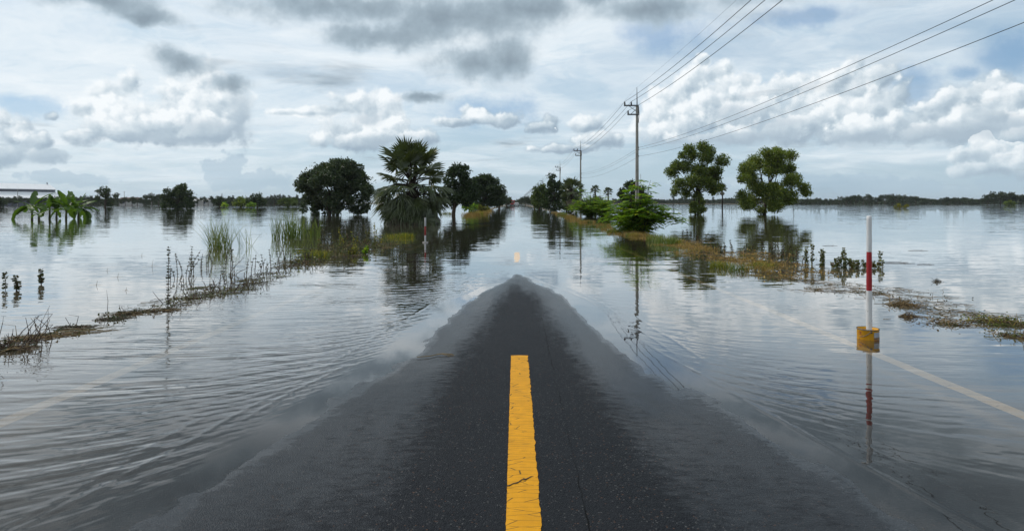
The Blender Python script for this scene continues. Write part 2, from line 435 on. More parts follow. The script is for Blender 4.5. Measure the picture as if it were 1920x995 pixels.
M['weed_leaf'] = leaf_mat('weed_leaf', (.025, .035, .015), (.065, .075, .028), (.11, .06, .03), .25, .04)
M['weed_green'] = leaf_mat('weed_green', (.05, .07, .02), (.13, .14, .035), (.15, .08, .035), .3, .04)
M['weed_stem'] = flat_mat('weed_stem', (.06, .035, .025), .8, .3, 20.)
M['twig'] = flat_mat('twig', (.065, .042, .028), .85, .35, 14., .2)
M['straw'] = flat_mat('straw', (.20, .14, .065), .8, .35, 14., .2)
M['palm_leaf'] = leaf_mat('palm_leaf', (.030, .050, .016), (.075, .10, .033), None, .22, .06, .4)
M['palm_dead'] = leaf_mat('palm_dead', (.075, .065, .045), (.17, .145, .11), None, .15, .03)
M['palm_trunk'] = flat_mat('palm_trunk', (.035, .028, .022), .95, .4, 8., .1, bump=.6)

def soil_material():
    m_, b, out = mat('soil')
    co = b.new('ShaderNodeTexCoord').outputs['Object']
    n = b.noise(co, .8, 6.); n2 = b.noise(co, 14., 5.)
    col = b.ramp(b.m('ADD', b.m('MULTIPLY', n, .6), b.m('MULTIPLY', n2, .4)), [(.3, (.06, .048, .03)), (.5, (.12, .09, .05)), (.7, (.10, .10, .04))])
    principled(b, out, Base_Color=col, Roughness=.95); return m_
M['soil'] = soil_material()

def asphalt_material():
    m_, b, out = mat('asphalt')
    co = b.new('ShaderNodeTexCoord').outputs['Object']
    h = b.new('ShaderNodeAttribute', attribute_name='above'); h = h.outputs['Fac']      # height above the water
    big = b.noise(co, 1.1, 5., .6); track = b.noise(b.v('MULTIPLY', co, (2.6, .28, 1)), 1., 5., .6)
    fine = b.noise(b.v('MULTIPLY', co, (9., 22., 1)), 1., 6., .7)
    lay = b.m('ADD', b.m('MULTIPLY', b.m('SUBTRACT', track, .5), 1.3), b.m('MULTIPLY', b.m('SUBTRACT', fine, .5), 2.2))
    x, y, z = b.sep(co)
    wt = b.m('DIVIDE', b.m('SUBTRACT', b.m('ABSOLUTE', b.m('SUBTRACT', x, .03)), .8), .36); wt = b.m('EXPONENT', b.m('MULTIPLY', b.m('MULTIPLY', wt, wt), -1.))   # polished wheel paths
    film = b.ss(b.m('ADD', b.m('MULTIPLY', h, -40.), b.m('ADD', b.m('MULTIPLY_ADD', wt, .38, lay), .92)), .0, .9)       # water standing between the stones
    st = b.voro(co, 150., out='Color'); sz = b.voro(co, 150.)
    sr = b.sep(st)
    grain = b.noise(co, 160., 3.)
    tone = b.mix(sr[0], (.007, .0085, .011), (.020, .0225, .0265))
    tone = b.mix(b.m('MULTIPLY', b.ss(sr[1], .965, .99), .6), tone, (.16, .16, .155))
    tone = b.mix(b.m('MULTIPLY', b.ss(sr[2], .985, .995), .5), tone, (.20, .10, .055))
    tone = b.mix(b.mr(big, .3, .7, .0, .6), tone, (.022, .023, .026))
    jx = b.m('ABSOLUTE', b.m('SUBTRACT', b.m('ADD', b.sep(co)[0], b.m('MULTIPLY', b.m('SUBTRACT', b.noise(b.v('MULTIPLY', co, (1., 2.2, 1.)), 2.5, 5., .6), .5), .05)), .31))
    tone = b.mix(b.m('MULTIPLY', b.ss(jx, .006, .0015), b.ss(big, .42, .55)), tone, (.002, .002, .002))
    tone = b.mix(b.m('MULTIPLY', film, .45), tone, (.012, .014, .018))
    sh = b.m('ADD', b.m('MULTIPLY', b.m('SUBTRACT', .6, sz), .9), b.m('MULTIPLY', grain, .5))
    # patched crack lines near the centre
    bn = b.new('ShaderNodeBump'); b.put(bn.inputs['Strength'], .8); bn.inputs['Distance'].default_value = .006
    b.l.new(sh, bn.inputs['Height'])
    p = principled(b, out, Base_Color=tone, Roughness=b.mr(film, 0., 1., .52, .42))
    b.put(p.inputs['Specular IOR Level'], b.mr(film, 0., 1., .05, .10))
    b.l.new(bn.outputs[0], p.inputs['Normal'])
    b2 = b.new('ShaderNodeBump'); b2.inputs['Strength'].default_value = .12; b2.inputs['Distance'].default_value = .004
    b.l.new(fine, b2.inputs['Height']); b.l.new(b2.outputs[0], p.inputs['Coat Normal'])
    brim = b.ss(b.m('MULTIPLY_ADD', h, 1., b.m('ADD', b.m('MULTIPLY', b.m('SUBTRACT', fine, .5), -.010), b.m('MULTIPLY', b.m('SUBTRACT', sh, .55), .003))), .0022, .0002)
    b.put(p.inputs['Coat Weight'], b.m('MAXIMUM', b.m('MULTIPLY', brim, .72), b.m('MULTIPLY', film, b.mr(sh, .2, .8, .42, .12)))); p.inputs['Coat Roughness'].default_value = .07; p.inputs['Coat IOR'].default_value = 1.4
    return m_
M['asphalt'] = asphalt_material()

def paint_material(name, c, wear=.35):
    m_, b, out = mat(name)
    co = b.new('ShaderNodeTexCoord').outputs['Object']
    n = b.noise(co, 9., 6., .65); n2 = b.noise(b.v('MULTIPLY', co, (6., 40., 1.)), 1., 6., .6)
    crk = b.voro(b.v('MULTIPLY_ADD', b.v('SUBTRACT', b.noise(co, 14., 3., col=True), (.5, .5, .5)), (.06, .03, 0), b.v('MULTIPLY', co, (5., 26., 1.))), 1., feature='DISTANCE_TO_EDGE', dim='2D')
    col = b.mix(b.mr(n, .35, .75, 0., wear), c, tuple(q * .62 for q in c))
    col = b.mix(b.mr(n2, .55, .8, 0., .4), col, tuple(q * .55 for q in c))
    col = b.mix(b.m('MULTIPLY', b.ss(crk, .035, .004), b.ss(n, .30, .52)), col, (.07, .045, .012))
    col = b.mix(b.ss(b.noise(co, 34., 3.), .70, .76), col, (.10, .06, .02))
    bn = b.new('ShaderNodeBump'); bn.inputs['Strength'].default_value = .5; bn.inputs['Distance'].default_value = .003
    b.l.new(b.m('ADD', n2, b.noise(co, 120., 3.)), bn.inputs['Height'])
    p = principled(b, out, Base_Color=col, Roughness=.6); p.inputs['Specular IOR Level'].default_value = .2; b.l.new(bn.outputs[0], p.inputs['Normal']); return m_
M['yellow_paint'] = paint_material('yellow_paint', (.66, .30, .004), .55)
M['edge_paint'] = paint_material('edge_paint', (.52, .35, .15), .2)
M['edge_paint_worn'] = paint_material('edge_paint_worn', (.27, .20, .12), .3)

def water_material():
    m_, b, out = mat('flood_water')
    dep = b.new('ShaderNodeAttribute', attribute_name='depth').outputs['Fac']
    co = b.new('ShaderNodeTexCoord').outputs['Object']; x, y, z = b.sep(co)
    ge = b.new('ShaderNodeNewGeometry')
    far = b.ss(y, 5., 14.)
    # ruffled and calm patches
    patch = b.mr(b.noise(b.v('MULTIPLY', co, (.05, .10, 0)), 1., 3.), .35, .65, .35, 1.25)
    def rip(sx, sy, ax, ay, det, off):
        n = b.noise(b.v('MULTIPLY_ADD', co, (sx, sy, 0), (off, off * .7, off)), 1., det, .55, col=True)
        return b.v('MULTIPLY', b.v('SUBTRACT', n, (.5, .5, .5)), (ax, ay, 0))
    v_ = b.v('ADD', rip(1.1, 4.6, .030, .080, 3., 3.1), rip(.35, 1.1, .010, .028, 2., 9.4))
    v_ = b.v('ADD', v_, rip(5., 16., .014, .040, 2., 1.7))
    amp = b.m('MULTIPLY', patch, b.mr(dep, 0., .06, .12, 1.))
    amp = b.m('MULTIPLY', amp, b.mr(far, 0., 1., .55, 1.)); amp = b.m('MULTIPLY', amp, b.mr(y, 25., 200., 1., 1.7))
    nrm = b.v('NORMALIZE', b.v('ADD', ge.outputs['Normal'], b.v('SCALE', v_, scale=amp)))
    fr = b.new('ShaderNodeFresnel'); fr.inputs['IOR'].default_value = 1.333; b.l.new(nrm, fr.inputs['Normal'])
    # water lies between the stones before it covers them
    stone = b.m('ADD', b.m('MULTIPLY', b.voro(co, 120.), .55), b.m('MULTIPLY', b.noise(b.v('MULTIPLY', co, (9., 22., 1.)), 1., 6., .7), .9))
    cover = b.ss(b.m('ADD', b.m('MULTIPLY', dep, 260.), b.m('MULTIPLY', b.m('SUBTRACT', stone, .62), 1.8)), -.45, .30)
    f0 = fr.outputs[0]
    refl = b.m('MULTIPLY', b.m('MULTIPLY_ADD', b.m('MULTIPLY', b.m('MULTIPLY', f0, b.m('SUBTRACT', 1., f0)), .8), b.ss(f0, .07, .32), f0), cover)
    gl = b.new('ShaderNodeBsdfGlossy'); b.put(gl.inputs[0], (1, 1, 1)); gl.inputs['Roughness'].default_value = .012
    b.l.new(nrm, gl.inputs['Normal'])
    murk = b.m('SUBTRACT', 1., b.m('EXPONENT', b.m('MULTIPLY', b.m('MAXIMUM', dep, 0.), -6.0)))
    tr = b.new('ShaderNodeBsdfTransparent'); b.put(tr.inputs[0], (.97, .96, .93))
    df = b.new('ShaderNodeBsdfDiffuse'); b.put(df.inputs[0], b.mix(b.noise(co, .2, 3.), (.098, .083, .056), (.122, .104, .073)))
    body = b.new('ShaderNodeMixShader'); b.l.new(murk, body.inputs[0]); b.l.new(tr.outputs[0], body.inputs[1]); b.l.new(df.outputs[0], body.inputs[2])
    mx = b.new('ShaderNodeMixShader'); b.l.new(refl, mx.inputs[0]); b.l.new(body.outputs[0], mx.inputs[1]); b.l.new(gl.outputs[0], mx.inputs[2])
    b.l.new(mx.outputs[0], out.inputs[0]); return m_
M['water'] = water_material()

# ------------------------------------------------------------------ road, verges, ground, water
XC, SL = .03, .027
ZY = np.array([-6, 1., 2.67, 5.86, 9.1, 12.4, 15, 18, 20, 25, 40, 80, 320, 900.])
ZZ = np.array([.066, .054, .049, .034, .0245, .001, -.003, -.005, -.016, -.055, -.12, -.22, -.25, -.25])
def zc(y): return np.interp(y, ZY, ZZ)
def road_smooth(x, y): return zc(y) - SL * np.abs(x - XC) + .004 * np.exp(-((x - XC) / .25) ** 2) - .004
def road_h(x, y):
    # low wheel paths left and right, patchy laying tolerances
    wob = .0046 * fbm(x * .9 + 3.1, y * .35, 4, 11) + .0026 * fbm(x * 5., y * 2.2, 3, 23) + .0016 * fbm(x * 14., y * 7., 2, 29)
    return road_smooth(x, y) + wob - .0035 * np.exp(-((np.abs(x - XC) - .95) / .32) ** 2)
RW = 4.5
xs = np.concatenate([np.arange(-RW, -2.4, .07), np.arange(-2.4, 2.6, .03), np.arange(2.6, RW + .05, .07)])
ys = [-6.]
while ys[-1] < 420: ys.append(ys[-1] + (.5 if ys[-1] < 1.8 else max(.03, .012 * ys[-1] * max(1., ys[-1] / 14.))))
X, Y, Fc = grid(xs, np.array(ys)); Z = road_h(X, Y)
road = mesh_np('road', np.stack([X, Y, Z], 1), Fc, M['asphalt'], True, None, {'above': np.maximum(Z, -.2)})
tag(road, 'wet dark asphalt road running under the flood water', kind='structure')
def stripe(name, x0, x1, y0, y1, m_, jag=.0, step=.02, z=.004, jagl=None):
    n = max(2, int((y1 - y0) / step)); yy = np.linspace(y0, y1, n)
    jl = jag if jagl is None else jagl
    def edge(seed, a):
        e = a * (fbm(yy * 30., yy * 0 + seed, 3, seed) * .75 + .35 * fbm(yy * 4., yy * 0 + seed, 2, seed))
        nick = np.clip(vnoise(yy * 23., yy * 0 + .5, seed + 5) - .30, 0, 1) * 6. * a
        return e, nick
    e0, k0 = edge(3, jl); e1, k1 = edge(8, jag)
    cols = 7; V = []
    for j in range(cols):
        t_ = j / (cols - 1); xx = (x0 + e0 + k0) * (1 - t_) + (x1 + e1 - k1) * t_
        V.append(np.stack([xx, yy, road_h(xx, yy) + z], 1))
    V = np.stack(V, 1).reshape(-1, 3)
    i = (np.arange(n - 1)[:, None] * cols + np.arange(cols - 1)[None, :]).ravel()
    return mesh_np(name, V, np.stack([i, i + 1, i + cols + 1, i + cols], 1), m_, False, road)
d0 = stripe('yellow_dash', -.042, .108, .6, 5.585, M['yellow_paint'], .011, .012, jagl=.004)
d0['label'] = 'long yellow centre line dash with cracks and chipped edges'
M['pale_paint'] = paint_material('pale_paint', (.76, .58, .42), .1)  # far dash: paler and less saturated yellow than the near one
d1 = stripe('yellow_dash', -.042, .108, 14.75, 17.7, M['pale_paint'], .006, .05, z=.006)
d1['label'] = 'pale centre line dash under shallow water'
stripe('edge_line', -3.47, -3.33, -4, 60, M['edge_paint_worn'], .006, .1)['label'] = 'worn faint edge line under the water on the left'
stripe('edge_line', 3.40, 3.54, -4, 60, M['edge_paint'], .006, .1)
# tyre tear across the paint
tear = MB()
pts = [(-.05, 2.985), (-.03, 2.99), (-.012, 3.01), (.01, 3.018), (.03, 3.05), (.052, 3.056), (.075, 3.085), (.088, 3.09)]
V = []
for i, (a, c) in enumerate(pts):
    w_ = (.004, .012, .008, .013, .009, .012, .008, .002)[i]
    for s_ in (-1, 1):
        yy = c + s_ * w_ * .5; V.append((a, yy, float(road_h(np.array([a]), np.array([yy]))[0]) + .0062))
tear.add(V, [(2 * i, 2 * i + 2, 2 * i + 3, 2 * i + 1) for i in range(len(pts) - 1)])
tear.build('paint_tear', flat_mat('tar_tear', (.018, .016, .014), .8), d0)

# verges: low earth banks either side
def verge(side):
    us = np.array([-1.6, -1.15, -.75, -.4, 0, .4, .8, 1.2, 1.8, 2.6]); pr = np.array([-.34, -.16, -.03, .02, .03, .02, -.02, -.1, -.3, -.7])
    ys_ = np.concatenate([np.arange(-4, 40, .5), np.arange(40, 160, 2.), np.arange(160, 420, 6.)])
    V = []
    for y in ys_:
        if side > 0: cx_, top = 6.05 + .02 * max(0, 12 - y) * 0 + .25 * math.sin(y * .35), np.interp(y, [0, 24, 34, 70, 120, 300], [-.10, -.10, -.055, -.03, .0, .05])
        else: cx_, top = -(5.6 + .2 * math.sin(y * .31)), np.interp(y, [0, 60, 80, 300], [-.1, -.1, .015, .05])
        for u, p_ in zip(us, pr):
            xx = cx_ + side * u
            V.append((xx, y, top + p_ + .05 * float(vnoise(np.array([xx * 1.7]), np.array([y * .9]), 5)[0])))
    n = len(us); i = (np.arange(len(ys_) - 1)[:, None] * n + np.arange(n - 1)[None, :]).ravel()
    q = np.stack([i, i + 1, i + n + 1, i + n], 1)
    if side < 0: q = q[:, ::-1]
    return tag(mesh_np('verge', np.array(V), q, M['soil'], True), ('right' if side > 0 else 'left') + ' earth verge beside the flooded road', kind='structure')
verge(1); verge(-1)
# ground sheet: drowned fields, rising to dry land far off
gx = np.array([-6000, -2500, -1100, -800, -600, -300, -100, -40, -15, -7.2, 7.6, 15, 40, 100, 300, 600, 900, 1200, 2500, 6000.])
gy = np.array([-3000, -300, -60, -8, 0, 30, 60, 120, 200, 300, 400, 480, 560, 640, 720, 800, 950, 1200, 2500, 9000.])
X, Y, Fc = grid(gx, gy)
Z = np.interp(np.hypot(X * np.where(X > 0, .55, 1.05), Y), [0, 380, 440, 620, 800, 9000], [-.75, -.75, -.7, -.4, .35, .6])
Z = np.minimum(Z, np.where(X > 0, np.interp(Y, [0, 640, 740], [-.7, -.7, .5]), 1.))
tag(mesh_np('ground', np.stack([X, Y, Z], 1), Fc, M['soil'], True), 'flooded fields and far dry land', kind='structure')

def flood():
    xs = np.concatenate([[-5000, -2500, -1200, -600, -300, -150, -80, -45, -28, -18, -12], np.arange(-9, -4.4, .07), np.arange(-4.4, -2.5, .025), np.arange(-2.5, 2.7, .0125), np.arange(2.7, 4.4, .025), np.arange(4.4, 9, .07),
                         [12, 18, 28, 45, 80, 150, 300, 600, 1200, 2500, 5000]])
    ys = [-2000., -600, -200, -60, -20, -8, -3, 0]; y = .8
    while y < 7000:
        ys.append(y)
        y += .06 if y < 2 else (.0145 if y < 8 else .0145 * (y / 8) ** 2.2)
        if y > 60: y *= 1.06
    X, Y, Fc = grid(xs, np.array(ys))
    ds = -(zc(Y) - SL * np.abs(X - XC))
    D = np.maximum(ds / SL, 0.)
    inroad = np.abs(X) < RW
    depth = np.where(inroad, -road_h(X, Y), np.clip(.12 + (np.abs(X) - RW) * .18, 0, .8))
    lf = (X < XC)
    fade = np.clip((16. - Y) / 6., 0, 1) * np.clip((9 - np.abs(X)) / 2.5, 0, 1) * np.clip((Y - 1.2) / .8, 0, 1)
    wx, wy = fbm(X * .7, Y * .5, 3, 41), fbm(X * .5 + 9, Y * .6, 3, 47)
    g = Y - 1.5 * np.exp(-D / .75)
    ph = 2 * PI * (g / .18) + 9.0 * wx + 3.5 * fbm(X * 1.9, Y * 2.4, 3, 43) + .35 * X
    ph2 = 2 * PI * (g / .095 + .9 * X) + 11. * wy + 3. * wx
    ph3 = 2 * PI * (g / .34 - .12 * X) + 4 * wy
    gate = np.clip(.5 + 1.9 * fbm(X * .55 + 4, Y * 1.1, 3, 53), 0.05, 1.3)
    gate2 = np.clip(.5 + 2.0 * fbm(X * .8, Y * 1.7 + 5, 3, 59), 0.0, 1.3)
    nearsh = 1 - np.exp(-D / .22)
    crest = lambda p: np.sin(p) + .35 * np.sin(2 * p + .6)
    chop = fbm(X * 3.2, Y * 9.5, 3, 91)
    chop2 = fbm(X * 7., Y * 24., 3, 95)
    w_ = .0009 * gate * crest(ph) + .0005 * gate2 * crest(ph2) + .0016 * gate2 * np.sin(ph3) + .0030 * chop * (.4 + gate2) + .0014 * chop2 * (.3 + gate)
    w_ = w_ * nearsh * np.where(lf, 1., .22) * np.clip(1.25 - Y / 14., .25, 1)
    # long low swash lines along the shore
    def ridge(d0, wd, a, seed, side):
        off = d0 + .10 * fbm(Y * .45, Y * 0 + 2., 3, seed) + .03 * fbm(Y * 1.6, Y * 0, 2, seed + 3)
        on = np.clip(.25 + 2.6 * fbm(Y * .62, Y * 0 + 7., 2, seed + 9), 0, 1)
        u = (D - off) / wd
        return np.where(lf if side < 0 else ~lf, a * on * np.exp(-u * u) * np.where(D > 0, 1, 0), 0)
    w_ = w_ * np.where(lf, 1, 1)
    for (o_, wd_, a_, sd_, side_) in ((.07, .018, 0.00135, 60, -1), (.17, .020, 0.00195, 61, -1), (.30, .024, 0.00195, 67, -1), (.46, .028, 0.00165, 68, -1), (.10, .018, 0.00101, 71, 1), (.21, .016, 0.00076, 72, 1), (.36, .022, 0.00118, 73, 1), (.62, .03, 0.00067, 79, 1)):
        w_ = w_ + ridge(o_, wd_, a_, sd_, side_)
    Z = np.where(D > 0, w_ * fade, 0)
    o = mesh_np('water', np.stack([X, Y, Z], 1), Fc, M['water'], True, None, {'depth': depth})
    tag(o, 'brown flood water covering road and fields', kind='structure')
flood()
# ------------------------------------------------------------------ vegetation builders
def rand_unit(n, r):
    v = r.normal(size=(n, 3)); return v / np.linalg.norm(v, axis=1)[:, None]
def leaves(C, size, r, out=None, aspect=.55, droop=.25, outward=.6):
    """one bent rhombus per point of C; out = outward directions"""
    n = len(C); d = rand_unit(n, r)
    if out is not None: d = d + out * outward
    d[:, 2] -= droop; d /= np.linalg.norm(d, axis=1)[:, None] + 1e-9
    s_ = np.cross(d, rand_unit(n, r)); s_ /= np.linalg.norm(s_, axis=1)[:, None] + 1e-9
    nn = np.cross(s_, d); L = size * r.uniform(.6, 1.35, n)[:, None]
    a = C; tip = C + d * L; mid = C + d * L * .5 - nn * L * .10
    l = mid + s_ * L * aspect * .5; q = mid - s_ * L * aspect * .5
    V = np.stack([a, l, tip, q], 1).reshape(-1, 3); i = np.arange(n)[:, None] * 4
    return V, i + np.array([[0, 1, 2, 3]])
def clump_points(lobes, per, r, hollow=.42):
    P, O = [], []
    for c, rad in lobes:
        n = max(6, int(per * rad * rad)); u = rand_unit(n, r)
        t_ = (hollow + (1 - hollow) * r.uniform(0, 1, n) ** .55) * r.uniform(.85, 1.12, n)
        P.append(np.array(c) + u * (rad * t_)[:, None] * np.array([1, 1, .82])); O.append(u)
    return np.concatenate(P), np.concatenate(O)
def sublobes(big, k, r, frac=(.30, .50)):
    """break every big lobe into small leaf masses sitting towards its outside"""
    res = []
    for c, rad in big:
        for u in rand_unit(max(4, int(round(k * max(1., rad)))), r):
            f = r.uniform(*frac) * rad
            res.append((np.array(c) + u * (rad - f * .75) * r.uniform(.55, 1.0) * np.array([1, 1, .9]), f))
    return res
def limb_tubes(mb, root, lobes, r, r0, n=14, sides=5):
    pick = sorted(lobes, key=lambda q: -q[1])[:n] if len(lobes) > n else lobes
    root = Vector(root)
    for c, rad in pick:
        c = Vector(c); dlt = c - root; L = dlt.length
        if L < .3: continue
        m1 = root + dlt * .35 + Vector(r.normal(0, .06 * L, 3)) + Vector((0, 0, .10 * L))
        m2 = root + dlt * .72 + Vector(r.normal(0, .05 * L, 3)) + Vector((0, 0, .06 * L))
        k = r.uniform(.55, 1.)
        mb.tube([root, m1, m2, c], [r0 * k, r0 * .62 * k, r0 * .36 * k, r0 * .12], sides)
        for j in range(2):
            e = c + Vector(r.normal(0, rad * .55, 3))
            mb.tube([m2, (m2 + e) / 2 + Vector((0, 0, .05 * L)), e], [r0 * .26 * k, r0 * .17 * k, .008], 4)
def tree(name, label, cat, base, bigs, lm, leaf=.22, per=260, trunk=.18, bark='bark', fork=None, k=5., group=None, seed=1, stems=1, frac=(.30, .50), hollow=.42, droop=.25, aspect=.55, limbs=22, base_z=-.5, loose=.22):
    """bigs: (dx, dy, z, r) in metres about the trunk foot"""
    r = np.random.default_rng(seed)
    t = thing(name, label, cat, (base[0], base[1], 0), 0, group)
    big = [((a, b_, c), d) for a, b_, c, d in bigs]
    sub = sublobes(big, k, r, frac)
    P, O = clump_points(sub, per, r, hollow)
    if loose:
        P2, O2 = clump_points([(c, d * .97) for c, d in big], per * loose, r, .25); P, O = np.concatenate([P, P2]), np.concatenate([O, O2])
    P = P[P[:, 2] > .05]
    O = O[:len(P)] if len(O) >= len(P) else O
    V, Fc = leaves(P, leaf, r, O[:len(P)], aspect, droop)
    zlo = min(c[2] - d for c, d in big); zhi = max(c[2] + d for c, d in big)
    fz = fork if fork is not None else zlo + (zhi - zlo) * .25
    cxm = sum(c[0] for c, d in big) / len(big)
    mb = MB()
    for s_ in range(stems):
        ox = (s_ - (stems - 1) / 2) * trunk * 2.6
        top = Vector((cxm * .4 + ox * 1.8, 0, fz))
        mb.tube([(ox, 0, base_z), (ox + .1 * trunk, 0, .2), (ox + top.x * .5, .1 * trunk, fz * .55), top], [trunk * 1.35, trunk * 1.1, trunk * .95, trunk * .8], 8)
    mb.build('trunk', M[bark], t, True)
    lb = MB(); limb_tubes(lb, (cxm * .4, 0, fz * .96), [(c, d) for c, d in sub], r, trunk * .55, limbs)
    if lb.v: lb.build('limbs', M[bark], t, True)
    mesh_np('crown', V, Fc, lm, False, t)
    return t
def px_lobes(Y, bx, lobes, r, dep=.6):
    """lobes given in photo pixels (x, y, r) -> metres about the foot at bx, with depth"""
    w = max(abs(q[0] - bx) for q in lobes) / F * Y; res = []
    for (x, y, rr) in lobes:
        R = rr / F * Y
        res.append((lat(x, Y) - lat(bx, Y), float(r.uniform(-dep, dep)) * max(w - R * .4, R), hgt(y, Y), R))
    return res
R0 = np.random.default_rng(99)
def ptree(name, label, cat, by, bx, lobes, lm, dep=.55, grow=1.16, **kw):
    lobes = [(a, b_, c * grow) for a, b_, c in lobes]
    Y = CH * F / (by - HY); r = np.random.default_rng(kw.get('seed', 1) + 500)
    return tree(name, label, cat, (lat(bx, Y), Y), px_lobes(Y, bx, lobes, r, dep), lm, **kw)

# ---- the big trees
ptree('broadleaf_tree', 'big round dark green tree standing in water left of the fan palm', 'tree', 403, 625,
      [(618, 312, 22), (641, 313, 22), (630, 332, 26), (628, 318, 27), (600, 322, 24), (655, 320, 25), (582, 345, 24), (612, 345, 30), (650, 345, 32), (680, 345, 24), (688, 368, 17), (574, 372, 17), (600, 375, 26),
       (640, 378, 28), (672, 380, 22), (625, 391, 14), (592, 393, 12), (660, 393, 12), (570, 392, 9), (695, 356, 12), (590, 331, 19), (577, 356, 17), (582, 399, 7), (605, 400, 8), (640, 400, 8), (664, 399, 7), (684, 396, 6)],
      M['lv_dark'], leaf=.25, per=760, trunk=.16, seed=11, stems=3, k=8., grow=1.08, loose=.10, frac=(.22, .38), fork=1.4, limbs=30)
ptree('broadleaf_tree', 'dark tree with bare leaning trunk just right of the fan palm', 'tree', 403, 850,
      [(858, 318, 14), (845, 323, 11), (873, 322, 12), (868, 335, 12), (845, 340, 12), (882, 350, 16), (862, 352, 16), (842, 362, 16), (868, 370, 18), (886, 368, 13), (848, 380, 10)],
      M['lv_dark2'], leaf=.26, per=704, trunk=.20, seed=12, k=6., fork=2.0, limbs=18)
ptree('broadleaf_tree', 'spreading deep green tree first of the roadside row behind the dark trunked tree', 'tree', 394, 905,
      [(908, 338, 15), (892, 343, 14), (925, 343, 13), (900, 358, 17), (922, 360, 16), (885, 365, 15), (938, 352, 9), (912, 377, 14), (895, 382, 12), (930, 377, 13)],
      M['lv_dark2'], leaf=.38, per=416, trunk=.25, seed=13, k=4., dep=.9)
ptree('broadleaf_tree', 'dark tree second in the left roadside row, leaning over the water', 'tree', 390.5, 936,
      [(934, 365, 10), (944, 360, 7), (940, 372, 8), (925, 370, 9), (930, 380, 8), (946, 374, 6)],
      M['lv_dark'], leaf=.45, per=272, trunk=.25, seed=14, k=3., dep=.9)
ptree('broadleaf_tree', 'small dark tree last in the left roadside row near the red truck', 'tree', 386.5, 950,
      [(950, 371, 6), (955, 374, 4.5), (944, 373, 5), (950, 379, 5), (957, 379, 3)], M['lv_dark'], leaf=.6, per=144, trunk=.3, seed=15, k=2.2, dep=.9)
ptree('broadleaf_tree', 'open airy tree in water right of the concrete pole, sky showing through', 'tree', 402, 1306,
      [(1287, 281, 9), (1281, 292, 7), (1311, 276, 9), (1330, 283, 9), (1300, 290, 10), (1320, 297, 12), (1350, 300, 10), (1346, 316, 11), (1274, 307, 9), (1264, 322, 11), (1290, 312, 12),
       (1310, 320, 13), (1334, 328, 12), (1270, 345, 11), (1290, 340, 12), (1318, 343, 13), (1345, 335, 10), (1262, 360, 7), (1285, 360, 9), (1335, 352, 11), (1352, 350, 7), (1305, 366, 8), (1297, 382, 6), (1318, 378, 7), (1308, 392, 9), (1322, 392, 6), (1296, 394, 6)],
      M['lv_olive'], leaf=.21, per=330, trunk=.12, seed=16, stems=2, k=8, frac=(.42, .62), fork=2.4, hollow=.0, grow=1.5, loose=1.25, limbs=34)
ptree('broadleaf_tree', 'wide green tree in water, rightmost of the two tall trees on the right', 'tree', 402, 1433,
      [(1462, 285, 11), (1480, 292, 10), (1425, 287, 9), (1444, 297, 15), (1465, 305, 15), (1420, 305, 14), (1398, 318, 14), (1440, 318, 14), (1485, 315, 12), (1380, 335, 9), (1405, 335, 12), (1495, 335, 11),
       (1475, 340, 13), (1412, 355, 14), (1500, 352, 10), (1512, 362, 7), (1384, 366, 9), (1440, 362, 18), (1470, 368, 14), (1390, 382, 10), (1412, 378, 14), (1440, 385, 12), (1428, 393, 8), (1460, 385, 11), (1482, 375, 9)],
      M['lv_olive'], leaf=.20, per=330, trunk=.2, seed=17, k=8., frac=(.42, .62), fork=1.9, hollow=.0, grow=1.5, loose=1.25, limbs=34)
ptree('broadleaf_tree', 'dense dark tree standing behind the nearest concrete pole and its bush', 'tree', 394, 1186,
      [(1180, 350, 12), (1190, 346, 9), (1168, 362, 10), (1205, 355, 9), (1195, 365, 13), (1212, 366, 8), (1178, 372, 13), (1205, 378, 10)],
      M['lv_dark2'], leaf=.36, per=480, trunk=.22, seed=18, k=4.)
# the grove on the right of the road
for i, (by, bx, lb, ls, nm, m_, sd_) in enumerate([
    (393, 1012, [(1014, 352, 8), (1005, 358, 8), (1022, 358, 8), (1012, 368, 9), (1002, 370, 7), (1025, 370, 8), (1014, 380, 6), (1005, 384, 6), (1020, 386, 6), (1012, 390, 4)], .42, 'pale green tree on the road side of the right verge grove', 'lv_mid', 21),
    (397, 1040, [(1035, 330, 6), (1034, 338, 7), (1030, 347, 8), (1042, 350, 11), (1030, 360, 11), (1048, 365, 12), (1032, 375, 12), (1045, 384, 10), (1028, 386, 7), (1038, 392, 7), (1052, 390, 7), (1024, 378, 8)], .36, 'tall narrow-topped green tree in the middle of the right verge grove', 'lv_dark2', 22),
    (396, 1062, [(1062, 345, 9), (1070, 352, 10), (1055, 355, 9), (1078, 362, 8), (1064, 368, 11), (1075, 378, 9), (1058, 382, 8), (1070, 389, 7), (1082, 372, 7), (1060, 390, 6), (1080, 388, 5)], .36, 'rounded dark tree on the field side of the right verge grove', 'lv_mid', 23),
    (391, 1002, [(1003, 362, 4), (1000, 370, 5), (1007, 372, 5), (1002, 379, 4)], .45, 'low light green tree at the far end of the right verge grove', 'lv_mid', 24)]):
    ptree('verge_tree', nm, 'tree', by, bx, lb, M[m_], leaf=ls, per=416, trunk=.15, seed=sd_, k=4.5, dep=.8, group='trees of the right verge grove')
